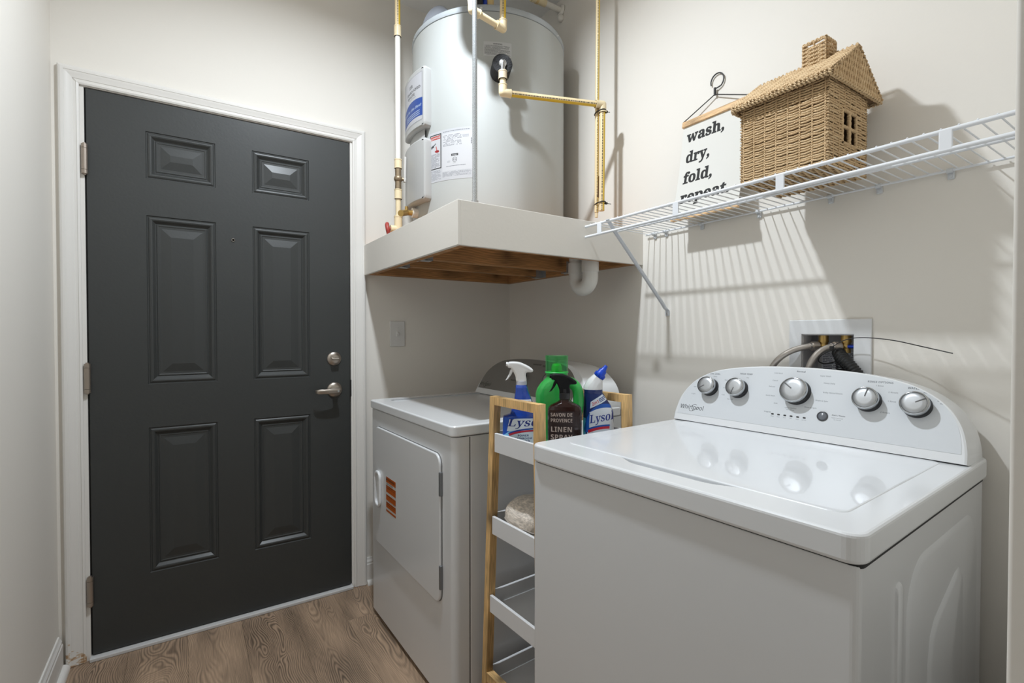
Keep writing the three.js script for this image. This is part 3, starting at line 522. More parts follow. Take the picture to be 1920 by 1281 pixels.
// ---------------------------------------------------------------- leaning sign on a hanger
{
  const xT = -0.018, yT = 1.908, xB = -0.078, yB = 1.574, za = 1.158, zb = 1.405;
  const t = thing('hanging_sign', 'white paper sign on a clothes hanger reading wash dry fold repeat', 'sign', [xB, 1.56, (za + zb) / 2]);
  const tex = canvasTex(1024, 1360, (x, w, h) => {
    x.fillStyle = '#f7f7f4'; x.fillRect(0, 0, w, h); x.fillStyle = '#2b2b2b';
    const line = (s, px, py, wd, size) => { x.font = 'bold ' + size + 'px serif'; const m = x.measureText(s).width; x.save(); x.translate(px, py); x.scale(wd / m, 1); x.fillText(s, 0, 0); x.strokeStyle = '#2b2b2b'; x.lineWidth = 11; x.strokeText(s, 0, 0); x.restore(); };
    line('wash,', 78, 272, 610, 208); line('dry,', 92, 576, 400, 212); line('fold,', 92, 880, 480, 212); line('repeat.', 86, 1166, 790, 208);
  });
  const sheet = [], uv = [], idx = []; const n = 20, lean = (v) => [xT + (xB - xT) * v + 0.006 * Math.sin(PI * v), yT + (yB - yT) * v];
  for (let j = 0; j <= n; j++) for (let i = 0; i <= 1; i++) { const [X, Y] = lean(j / n); sheet.push(X, Y, i ? zb : za); uv.push(i, 1 - j / n); }
  for (let j = 0; j < n; j++) { const a = j * 2; idx.push(a, a + 2, a + 3, a, a + 3, a + 1); }
  const g = new THREE.BufferGeometry(); g.setAttribute('position', new THREE.Float32BufferAttribute(sheet, 3)); g.setAttribute('uv', new THREE.Float32BufferAttribute(uv, 2)); g.setIndex(idx); g.computeVertexNormals();
  part(t, 'paper', g, std([0.80, 0.785, 0.755], 0.75, { map: tex }));
  const slat = woodTex(61, [226, 186, 138], 0.10), wm = std([0.98, 0.98, 0.98], 0.55, { map: scaled(slat, 3, 12) });
  const strip = (x, y, a) => metric(new RoundedBoxGeometry(0.010, 0.021, zb - za + 0.006, 2, 0.0015).rotateZ(a).translate(x, y, (za + zb) / 2));
  part(t, 'top_strip', strip(xT - 0.001, yT + 0.002, -0.18), wm, 'pale wooden top strip'); part(t, 'bottom_strip', strip(xB - 0.001, yB - 0.003, -0.18), wm, 'pale wooden bottom strip');
  const zc = (za + zb) / 2 - 0.006, yn = 1.976, xn = -0.010, hook = [[xn, yn + 0.018, zc]]; 
  for (let i = 0; i <= 22; i++) { const a = -0.95 + i / 22 * 4.35; hook.push([-0.006, 2.020 + 0.025 * Math.sin(a), zc + 0.006 + 0.024 * Math.cos(a)]); }
  part(t, 'hook', tube(hook, 0.0022, 8, 60), M.blackWire);
  part(t, 'collar', rod([xn, yn - 0.003, zc], [xn, yn + 0.022, zc], 0.0038, 12), M.black);
  for (const z of [za - 0.001, zb + 0.001]) part(t, 'hanger_wire', [rod([xn, yn, zc], [xT - 0.002, yT + 0.012, z], 0.0018, 8), ball([xT - 0.002, yT + 0.012, z], 0.0018, 8), rod([xT - 0.002, yT + 0.012, z], [xT - 0.002, yT - 0.006, z], 0.0018, 8)], M.blackWire);
}

// ---------------------------------------------------------------- woven house basket on the shelf
{
  const t = thing('house_basket', 'woven seagrass basket shaped like a house with a chimney and window', 'basket', [-0.17, 1.558, 1.638]);
  const r = rng(99);
  const twist = dataTex(32, 32, (u, v) => { const k = 128 + 120 * Math.sin((u * 2 + v * 1) * 2 * PI); return [k, k, k]; });
  const cols = [[0.66, 0.46, 0.255], [0.61, 0.42, 0.23], [0.72, 0.52, 0.30]].map((c) => std(c, 0.8, { bumpMap: twist, bumpScale: 0.0012 }));
  const pile = [[], [], []];
  // one strand: flattened sweep through points, out = outward normal at each point
  function strand(pts, rad, k = 0, flat = 1) {
    const n = pts.length, S = 6, pos = [], uv = [], idx = []; let L = 0; const a = V(), b = V(), T = V(), B = V(), Nn = V();
    for (let i = 0; i < n; i++) {
      a.set(...pts[Math.max(0, i - 1)]); b.set(...pts[Math.min(n - 1, i + 1)]); T.subVectors(b, a).normalize();
      if (i) L += Math.hypot(pts[i][0] - pts[i - 1][0], pts[i][1] - pts[i - 1][1], pts[i][2] - pts[i - 1][2]);
      B.set(0, 1, 0); if (Math.abs(T.y) > 0.9) B.set(1, 0, 0); Nn.crossVectors(T, B).normalize(); B.crossVectors(Nn, T).normalize();
      for (let s = 0; s < S; s++) { const q = s / S * 2 * PI, c = Math.cos(q) * rad * flat, d = Math.sin(q) * rad; pos.push(pts[i][0] + Nn.x * c + B.x * d, pts[i][1] + Nn.y * c + B.y * d, pts[i][2] + Nn.z * c + B.z * d); uv.push(L / 0.012, s / S); }
    }
    for (let i = 0; i + 1 < n; i++) for (let s = 0; s < S; s++) { const p = i * S + s, q = i * S + (s + 1) % S; idx.push(p, q, q + S, p, q + S, p + S); }
    const g = new THREE.BufferGeometry(); g.setAttribute('position', new THREE.Float32BufferAttribute(pos, 3)); g.setAttribute('uv', new THREE.Float32BufferAttribute(uv, 2)); g.setIndex(idx); g.computeVertexNormals(); pile[k].push(g);
  }
  const flush = (name, label) => { const gs = pile.splice(0, 3); pile.push([], [], []); gs.forEach((g, i) => { if (g.length) { const o = part(t, name, merge(g), cols[i]); o.userData.kind = 'stuff'; if (label) o.userData.label = label; } }); };
  const x0 = -0.267, x1 = -0.074, z0 = 1.532, z1 = 1.744, yA = 1.562, yE = 1.768, amp = 0.0022;
  // walks the four walls: s in metres along the perimeter -> point pushed out by d
  const w = x1 - x0, dpt = z1 - z0, per = 2 * (w + dpt);
  // starts at the near right corner of the window wall: (x1,z1) -> (x0,z1) -> (x0,z0) -> (x1,z0) -> back
  const walk = (s, d) => { s = ((s % per) + per) % per; if (s < w) return [x1 - s, z1 + d]; s -= w; if (s < dpt) return [x0 - d, z1 - s]; s -= dpt; if (s < w) return [x0 + s, z0 - d]; s -= w; return [x1 + d, z0 + s]; };
  const wx0 = -0.203, wx1 = -0.131, wy0 = 1.624, wy1 = 1.702;
  const rows = 34, ph = (yE - yA) / rows, gap = 0.0285;
  for (let j = 0; j < rows; j++) {
    const y = yA + ph * (j + 0.5), cut = y > wy0 && y < wy1, s0 = cut ? x1 - wx0 + 0.002 : 0, s1 = cut ? per + (x1 - wx1) - 0.002 : per, pts = [];
    const n = Math.round((s1 - s0) / 0.0052), wob = r() * 6;
    for (let i = 0; i <= n; i++) { const s = s0 + (s1 - s0) * i / n, d = amp * (1.5 * Math.abs(Math.sin(PI * s / gap)) - 0.7) + 0.0007 * Math.cos(PI * s / gap + (j % 2) * PI) + 0.0005 * Math.sin(s * 60 + wob); const [X, Z] = walk(s, d); pts.push([X, y + 0.0011 * Math.cos(2 * PI * s / gap) + 0.0009 * Math.sin(s * 35 + wob), Z]); }
    strand(pts, 0.00245, Math.floor(r() * 3), 0.9);
  }
  for (let s = 0; s < per; s += gap) { const [X, Z] = walk(s, 0); if (Z > z1 - 0.01 && X > wx0 - 0.002 && X < wx1 + 0.002) { strand([[X, yA, Z], [X, wy0, Z]], 0.0022, 1); strand([[X, wy1, Z], [X, yE, Z]], 0.0022, 1); } else strand([[X, yA, Z], [X, (yA + yE) / 2, Z], [X, yE, Z]], 0.0022, 1); }
  for (const [cx, cz] of [[x0, z0], [x1, z0], [x0, z1], [x1, z1]]) { const p = []; for (let i = 0; i <= 90; i++) { const a = i * 1.9; p.push([cx + 0.0028 * Math.cos(a), yA + (yE - yA) * i / 90, cz + 0.0028 * Math.sin(a)]); } strand(p, 0.0020, 0); }
  flush('woven_wall');
  // the floor of the basket and its dark liner
  for (let i = 0; i < 34; i++) { const z = z0 + dpt * (i + 0.5) / 34, pts = []; for (let k = 0; k <= 34; k++) pts.push([x0 + w * k / 34, yA + 0.001 + 0.0018 * Math.cos(PI * k / 34 * w / 0.026 + (i % 2) * PI), z]); strand(pts, 0.0029, i % 3, 0.9); }
  flush('woven_base');
  part(t, 'inner_board', [box(x0 + 0.005, x1 - 0.005, yA + 0.004, yA + 0.006, z0 + 0.005, z1 - 0.005), box(x0 + 0.0035, x0 + 0.0050, yA, yE, z0 + 0.004, z1 - 0.004), box(x1 - 0.0050, x1 - 0.0035, yA, yE, z0 + 0.004, z1 - 0.004), box(x0 + 0.004, x1 - 0.004, yA, yE, z0 + 0.0035, z0 + 0.0050)], std([0.20, 0.12, 0.06], 0.9));
  // window: wrapped frame and crossing bars
  { const f = (a, b, rad) => { const n = 18, p = []; for (let i = 0; i <= n; i++) p.push([a[0] + (b[0] - a[0]) * i / n + 0.0005 * Math.sin(i * 2.2), a[1] + (b[1] - a[1]) * i / n, a[2] + 0.0006 * Math.cos(i * 2.2)]); strand(p, rad, 0); };
    const z = z1 + 0.001; f([wx0, wy0, z], [wx0, wy1, z], 0.0042); f([wx1, wy0, z], [wx1, wy1, z], 0.0042); f([wx0, wy0, z], [wx1, wy0, z], 0.0042); f([wx0, wy1, z], [wx1, wy1, z], 0.0042); f([(wx0 + wx1) / 2, wy0, z], [(wx0 + wx1) / 2, wy1, z], 0.0052); f([wx0, (wy0 + wy1) / 2, z], [wx1, (wy0 + wy1) / 2, z], 0.0042); }
  flush('window_frame', 'four-pane window in the gable wall');
  // roof: two slopes with thick eaves, and woven gables
  const ex0 = -0.290, ex1 = -0.024, ey = 1.767, ridx = -0.157, ridy = 1.860, rz0 = 1.516, rz1 = 1.760;
  for (const sd of [0, 1]) {
    const ex = sd ? ex1 : ex0, len = Math.hypot(ridx - ex, ridy - ey), m = Math.round(len / 0.0056), nx = (sd ? 1 : -1) * (ridy - ey) / len, ny = Math.abs(ridx - ex) / len;
    for (let i = 0; i <= m; i++) { const k = i / m, X = ex + (ridx - ex) * k, Y = ey + (ridy - ey) * k, pts = [], n = 46, wob = r() * 6; for (let q = 0; q <= n; q++) { const z = rz0 + (rz1 - rz0) * q / n, d = 0.0022 * Math.cos(PI * (z - rz0) / 0.0285 + (i % 2) * PI) + 0.0004 * Math.sin(q + wob); pts.push([X + nx * d, Y + ny * d, z]); } strand(pts, 0.0030, Math.floor(r() * 3), 0.9); }
    for (const yy of [-0.004, -0.0095]) { const pts = []; for (let q = 0; q <= 120; q++) { const a = q * 1.35; pts.push([ex + 0.0035 * Math.cos(a), ey + yy + 0.0035 * Math.sin(a), rz0 + (rz1 - rz0) * q / 120]); } strand(pts, 0.0028, 2); }
  }
  { const pts = []; for (let q = 0; q <= 110; q++) { const a = q * 1.35; pts.push([ridx + 0.003 * Math.cos(a), ridy + 0.002 + 0.003 * Math.sin(a), rz0 + (rz1 - rz0) * q / 110]); } strand(pts, 0.0026, 0); }
  flush('woven_roof');
  for (const z of [rz0 + 0.002, rz1 - 0.002]) {
    const d = z > 1.65 ? 1 : -1, n = 44;
    for (let i = 1; i < n; i++) { const X = ex0 + (ex1 - ex0) * i / n, k = 1 - Math.abs(X - ridx) / ((ex1 - ex0) / 2), top = ey + (ridy - ey) * Math.max(0.03, k), pts = []; const q = Math.max(2, Math.round((top - ey + 0.014) / 0.006)); for (let s = 0; s <= q; s++) { const y = ey - 0.012 + (top - ey + 0.010) * s / q; pts.push([X + 0.0006 * Math.sin(s * 2 + i), y, z + d * (0.0014 * Math.cos(PI * y / 0.016 + (i % 2) * PI))]); } strand(pts, 0.0030, Math.floor(r() * 3), 0.9); }
    for (const s of [-1, 1]) { const a = [s < 0 ? ex0 : ex1, ey - 0.006, z], b = [ridx, ridy + 0.002, z], pts = []; for (let q = 0; q <= 60; q++) { const c = q * 1.35; pts.push([a[0] + (b[0] - a[0]) * q / 60, a[1] + (b[1] - a[1]) * q / 60 + 0.003 * Math.sin(c), z + d * 0.001 + 0.003 * Math.cos(c)]); } strand(pts, 0.0026, 1); }
    { const pts = []; for (let q = 0; q <= 100; q++) { const c = q * 1.35; pts.push([ex0 + (ex1 - ex0) * q / 100, ey - 0.011 + 0.003 * Math.sin(c), z + 0.003 * Math.cos(c)]); } strand(pts, 0.0026, 2); }
  }
  flush('woven_gable');
  part(t, 'roof_board', [loft([[[ex0 + 0.006, ey - 0.006, rz0 + 0.005], [ex1 - 0.006, ey - 0.006, rz0 + 0.005], [ridx, ridy - 0.006, rz0 + 0.005]], [[ex0 + 0.006, ey - 0.006, rz1 - 0.005], [ex1 - 0.006, ey - 0.006, rz1 - 0.005], [ridx, ridy - 0.006, rz1 - 0.005]]], 0.1)], std([0.20, 0.12, 0.06], 0.9));
  // chimney astride the ridge
  { const cx = ridx, cz = 1.672, h = 0.0265, c0 = 1.832, c1 = 1.902, rw = 15, P = 8 * h;
    for (let j = 0; j < rw; j++) { if (j === rw - 2) continue; const y = c0 + (c1 - c0) * (j + 0.5) / rw, pts = [], n = 48; for (let i = 0; i <= n; i++) { const s = P * i / n, f = Math.floor(s / (2 * h)) % 4, k = s % (2 * h) - h, d = h + 0.0018 * Math.cos(PI * s / (h) + (j % 2) * PI); pts.push(f === 0 ? [cx + k, y, cz + d] : f === 1 ? [cx + d, y, cz - k] : f === 2 ? [cx - k, y, cz - d] : [cx - d, y, cz + k]); } strand(pts, 0.0027, Math.floor(r() * 3), 0.9); }
    for (const [a, b] of [[-1, -1], [1, -1], [1, 1], [-1, 1], [0, 1], [0, -1], [1, 0], [-1, 0]]) strand([[cx + a * h, c0 - 0.02, cz + b * h], [cx + a * h, c1, cz + b * h]], 0.0026, 1);
    const rim = []; for (let i = 0; i <= 90; i++) { const s = P * i / 90, f = Math.floor(s / (2 * h)) % 4, k = s % (2 * h) - h, o = 0.0025 * Math.sin(i * 1.4); rim.push(f === 0 ? [cx + k, c1 + o, cz + h] : f === 1 ? [cx + h, c1 + o, cz - k] : f === 2 ? [cx - k, c1 + o, cz - h] : [cx - h, c1 + o, cz + k]); } strand(rim, 0.0034, 0);
    flush('chimney'); }
}

// ---------------------------------------------------------------- appliances: own axes u (front to back), y, w (towards the camera)
const flat = (pts, y0, y1, bevel, holes = []) => extrude(pts.map(([u, w]) => [u, -w]), y1 - y0, bevel, holes.map((h) => h.map(([u, w]) => [u, -w])), 3).rotateX(-PI / 2).translate(0, y0, 0);
function smooth(pts, n, closed = false) { return new THREE.CatmullRomCurve3(pts.map(([a, b]) => V(a, b, 0)), closed, 'centripetal').getPoints(n).map((p) => [p.x, p.y]); }
// a sheet on the slanted console front: outline in (w, s), s measured up the slope
function consoleMaps(u0, y0, du, dy) {
  const l = Math.hypot(du, dy), n = [-dy / l, du / l];
  return { n, p: (w, s, o = 0) => [u0 + du * s / l + n[0] * o, y0 + dy * s / l + n[1] * o, w] };
}
function consolePlate(C, outline, o0, o1, W, H) {
  const r0 = outline.map(([w, s]) => C.p(w, s, o0)), r1 = outline.map(([w, s]) => C.p(w, s, o1));
  const g = loft([r0, r1], 0.5), p = g.attributes.position, uv = g.attributes.uv;
  const a = C.p(0, 0), l = [C.p(0, 1)[0] - a[0], C.p(0, 1)[1] - a[1]];
  for (let i = 0; i < p.count; i++) { const s = (p.getX(i) - a[0]) * l[0] + (p.getY(i) - a[1]) * l[1]; uv.setXY(i, p.getZ(i) / W, s / H); } return g;
}
function whirl(x, px, py, size, col) { x.save(); x.fillStyle = x.strokeStyle = col; x.translate(px, py); x.transform(1, 0, -0.1, 1, 0, 0); x.font = size + 'px sans-serif'; x.textAlign = 'center'; x.fillText('Whirlpool', 0, 0); x.lineWidth = size * 0.05; x.beginPath(); x.ellipse(size * 0.35, -size * 0.25, size * 0.8, size * 0.42, -0.5, 0.25, 3.4); x.stroke(); x.beginPath(); x.ellipse(size * 0.5, -size * 0.3, size * 0.55, size * 0.6, -0.3, 3.6, 5.6); x.stroke(); x.restore(); }
function knob(t, C, w, s, r, dir, label) {
  const k = mesh('knob', merge([aim(lathe([[0.0001, 0.016], [r * 0.92, 0.016], [r * 0.97, 0.006], [r * 1.02, 0.001], [r * 1.02, 0], [0.0001, 0]].reverse(), 44), C.p(w, s), [C.n[0], C.n[1], 0])]), M.knobBase, t);
  if (label) k.userData.label = label;
  mesh('bezel', aim(lathe([[r * 0.885, 0.0285], [r * 0.93, 0.0285], [r * 0.985, 0.0255], [r * 1.0, 0.021], [r * 0.985, 0.015], [r * 0.8, 0.015]], 48), C.p(w, s), [C.n[0], C.n[1], 0]), M.chrome, k);
  mesh('face', aim(lathe([[0.0001, 0.0287], [r * 0.5, 0.0284], [r * 0.89, 0.0274], [r * 0.89, 0.02]], 44), C.p(w, s), [C.n[0], C.n[1], 0]), M.knobFace, k);
  const d = Math.hypot(...dir), a = [dir[0] / d, dir[1] / d], A = C.p(w + a[0] * r * 0.12, s + a[1] * r * 0.12, 0.0288), B = C.p(w + a[0] * r * 0.84, s + a[1] * r * 0.84, 0.0286);
  mesh('pointer', rod(A, B, r * 0.045, 8), std([0.16, 0.16, 0.165], 0.5), k); return k;
}
// ---- washer
{
  const t = thing('washing_machine', 'white top-loading washing machine with five silver knobs, nearest the camera', 'washing machine', [-0.7765, 0, 1.2935], 3 * PI / 180); t.scale.z = 0.7095 / 0.70;
  const K = (n, g, m, l, p) => { const o = mesh(n, g, m, p || t); if (l) o.userData.label = l; return o; };
  const cab = K('cabinet', [flat(roundRect(0.003, 0.715, -0.003, 0.697, 0.011, 5), 0.02, 0.8505, 0.002)], M.enamelSoft);
  { const raise = (pts, w0, w1, k) => { const c = [0, 0]; pts.forEach((p) => { c[0] += p[0] / pts.length; c[1] += p[1] / pts.length; }); const ring2 = (f, w) => pts.map(([u, y]) => { const dx = u - c[0], dy = y - c[1], l = Math.hypot(dx, dy); return [c[0] + dx * (1 - f / l), c[1] + dy * (1 - f / l), w]; }); return loft([ring2(0, w0), ring2(k * 0.5, w0 + (w1 - w0) * 0.7), ring2(k, w1)], 0.9, [false, true]); };
    const soft = (pts) => smooth(pts, 60, true);
    K('side_emboss', [raise(roundRect(0.148, 0.174, 0.10, 0.785, 0.012, 6), 0.6965, 0.7010, 0.008), raise(roundRect(0.20, 0.655, 0.10, 0.80, 0.09, 8), 0.6965, 0.7005, 0.016)], M.enamelSoft);
    K('side_emboss', raise([[0.30, 0.10], [0.52, 0.10], [0.52, 0.66], [0.515, 0.70], [0.50, 0.715], [0.47, 0.712], [0.34, 0.668], [0.315, 0.645], [0.302, 0.60]], 0.7003, 0.7050, 0.014), M.enamelSoft); }
  K('toe_kick', box(0.03, 0.70, 0, 0.022, 0.02, 0.68), M.gap);
  K('seam', flat(roundRect(0.004, 0.712, 0.001, 0.699, 0.014, 5), 0.8475, 0.8560, 0), M.gap);
  const u0 = 0.066, u1 = 0.575, w0 = 0.040, w1 = 0.660;
  const hole = [...roundRect(u0, u1, w0, w1, 0.028, 6)];
  // front edge of the well bulges towards the user for the fingers
  const front = []; for (let i = 0; i <= 24; i++) { const w = 0.605 - 0.51 * i / 24, k = Math.max(0, Math.min(1, (0.150 - Math.abs(w - 0.358)) / 0.07)); front.push([u0 - 0.026 * (k * k * (3 - 2 * k)), w]); }
  const well = [[u1, w0 + 0.028], [u1, w1 - 0.028], [u1 - 0.028, w1], [u0 + 0.028, w1], [u0 + 0.008, w1 - 0.008], [u0, w1 - 0.028], ...front, [u0, w0 + 0.028], [u0 + 0.008, w0 + 0.008], [u0 + 0.028, w0], [u1 - 0.028, w0]];
  K('top', [flat(roundRect(-0.006, 0.727, -0.004, 0.704, 0.026, 7), 0.8535, 0.897, 0.006, [well])], M.enamel);
  K('well', flat(roundRect(0.02, 0.60, 0.02, 0.68, 0.02), 0.868, 0.8795, 0), M.enamel);
  K('lid', flat(roundRect(u0 + 0.0035, u1 + 0.01, w0 + 0.0035, w1 - 0.0035, 0.025, 7), 0.8825, 0.8985, 0.004), M.lidEnamel, 'glossy white lid');
  const C = consoleMaps(0.575, 0.897, 0.07, 0.183);
  const dome = smooth([[0.000, 0.004], [0.000, 0.034], [0.010, 0.083], [0.040, 0.130], [0.093, 0.166], [0.18, 0.188], [0.35, 0.1985], [0.52, 0.187], [0.605, 0.163], [0.655, 0.127], [0.683, 0.083], [0.695, 0.034], [0.697, 0.004]], 60);
  const shr = (f) => dome.map(([w, s]) => [0.3485 + (w - 0.3485) * (1 - f / 0.34), 0.004 + (s - 0.004) * (1 - f / 0.19)]);
  const back = (f, u) => shr(f).map(([w, s]) => [u, C.p(w, s)[1] * 1 - (f > 0 ? 0.002 : 0.004), w]);
  K('console', loft([shr(0.005).map(([w, s]) => C.p(w, s, 0)), shr(0.0015).map(([w, s]) => C.p(w, s, -0.002)), dome.map(([w, s]) => C.p(w, s, -0.007)), dome.map(([w, s]) => { const q = C.p(w, s, -0.007); return [0.705, q[1] - 0.005, w]; }), shr(0.004).map(([w, s]) => { const q = C.p(w, s, -0.007); return [0.71, q[1] - 0.008, w]; })], 0.45), M.enamel);
  K('console_gap', box(0.585, 0.70, 0.8965, 0.9020, 0.006, 0.690), M.gap);
  const print = canvasTex(2048, 608, (x, w, h) => {
    const S = 2048 / 0.70, X = (q) => q * S, Y = (s) => h - s * S; x.fillStyle = '#d9dcdf'; x.fillRect(0, 0, w, h);
    const T = (s, q, y, size = 15, wt = '', col = '#75797e', al = 'center') => { x.fillStyle = col; x.font = wt + ' ' + size + 'px sans-serif'; x.textAlign = al; x.fillText(s, X(q), Y(y)); };
    T('SOIL LEVEL', 0.110, 0.1585, 19, 'bold'); T('WASH TEMP', 0.206, 0.1645, 19, 'bold'); T('RINSE OPTIONS', 0.530, 0.1665, 20, 'bold'); T('WATER LEVEL', 0.605, 0.1575, 20, 'bold', '#6a6e73');
    T('Heavy', 0.112, 0.151, 13); T('Medium', 0.060, 0.140, 13); T('Light', 0.052, 0.113, 13); T('X-Light', 0.052, 0.090, 13);
    T('Hot', 0.212, 0.154, 13); T('Warm', 0.150, 0.142, 13); T('Cool', 0.149, 0.118, 13); T('Cold', 0.149, 0.096, 13); T('Tap Cold', 0.172, 0.085, 13);
    T('Normal', 0.352, 0.1815, 18, 'bold', '#63666b'); T('Cold Wash', 0.295, 0.1735, 14); T('Super Wash', 0.412, 0.1735, 14); T('Heavy Duty', 0.410, 0.155, 15, '', '#6d7176', 'left'); T('Bulky Items/Sheets', 0.412, 0.130, 15, '', '#6d7176', 'left'); T('Drain & Spin', 0.398, 0.107, 15, '', '#6d7176', 'left'); T('Rinse & Spin', 0.375, 0.086, 15, '', '#6d7176', 'left');
    T('Clean Washer', 0.342, 0.079, 14); T('with affresh', 0.342, 0.074, 11); T('Casual', 0.297, 0.152, 14, '', '#75797e', 'right'); T('Delicate', 0.293, 0.134, 14, '', '#75797e', 'right'); T('Quick Wash', 0.297, 0.108, 14, '', '#75797e', 'right'); T('Soak', 0.307, 0.088, 14, '', '#75797e', 'right');
    T('1 Rinse', 0.522, 0.158, 14, '', '#6d7176', 'left'); T('2 Rinses', 0.548, 0.144, 15, '', '#6d7176', 'left'); T('1 Rinse', 0.549, 0.122, 15, '', '#6d7176', 'left'); T('2 Rinses', 0.538, 0.094, 15, '', '#6d7176', 'left');
    T('Auto Sensing', 0.612, 0.1495, 14, '', '#75797e', 'left'); T('Deep', 0.640, 0.138, 14); T('Water', 0.644, 0.1325, 14); T('Wash', 0.648, 0.127, 14);
    T('Program', 0.285, 0.062, 13, 'bold'); ['Filling', 'Wash', 'Rinse', 'Spin', 'Done', 'Lid Lock'].forEach((s, i) => T(s, 0.299 + 0.016 * i, 0.0515, 9));
    T('Start / Pause', 0.440, 0.0735, 14, 'bold', '#63666b', 'left'); T('Hold 3 seconds', 0.440, 0.067, 11, '', '#8a8d91', 'left'); T('to Cancel', 0.446, 0.0625, 11, '', '#8a8d91', 'left');
    whirl(x, X(0.056), Y(0.041), 54, '#26282c');
  });
  const inner = dome.map(([w, s]) => [0.3485 + (w - 0.3485) * (1 - 0.0115 / 0.3485), 0.024 + (s - 0.004) * (0.1985 - 0.024 - 0.006) / 0.1945]);
  K('control_panel', consolePlate(C, inner, -0.001, 0.0007, 0.70, 0.208), std([1, 1, 1], 0.35, { map: print, metalness: 0.0 }), 'silver-white printed control panel');
  knob(t, C, 0.102, 0.117, 0.0275, [-0.85, -0.5]); knob(t, C, 0.192, 0.120, 0.0275, [-0.28, -1]); knob(t, C, 0.350, 0.126, 0.0345, [-0.8, 0.6], 'large cycle knob'); knob(t, C, 0.511, 0.121, 0.0275, [0.2, 1]); knob(t, C, 0.604, 0.119, 0.0275, [0.85, 0.52]);
  { const b = K('start_button', aim(lathe([[0.0001, 0.0048], [0.006, 0.0042], [0.0098, 0.002], [0.0105, 0.0007], [0.0001, 0.0007]].reverse(), 32), C.p(0.42, 0.069), [C.n[0], C.n[1], 0]), std([0.16, 0.17, 0.19], 0.22), 'dark grey start button'); K('ring', aim(lathe([[0.0105, 0.0026], [0.0124, 0.0026], [0.0130, 0.0007], [0.0105, 0.0007]], 32), C.p(0.42, 0.069), [C.n[0], C.n[1], 0]), std([0.08, 0.08, 0.085], 0.3), null, b); }
  for (let i = 0; i < 6; i++) K('indicator', consolePlate(C, roundRect(0.2955 + 0.016 * i, 0.3025 + 0.016 * i, 0.0572, 0.0608, 0.0017, 4), 0.0005, 0.0013, 0.7, 0.2), M.knobBase);
}
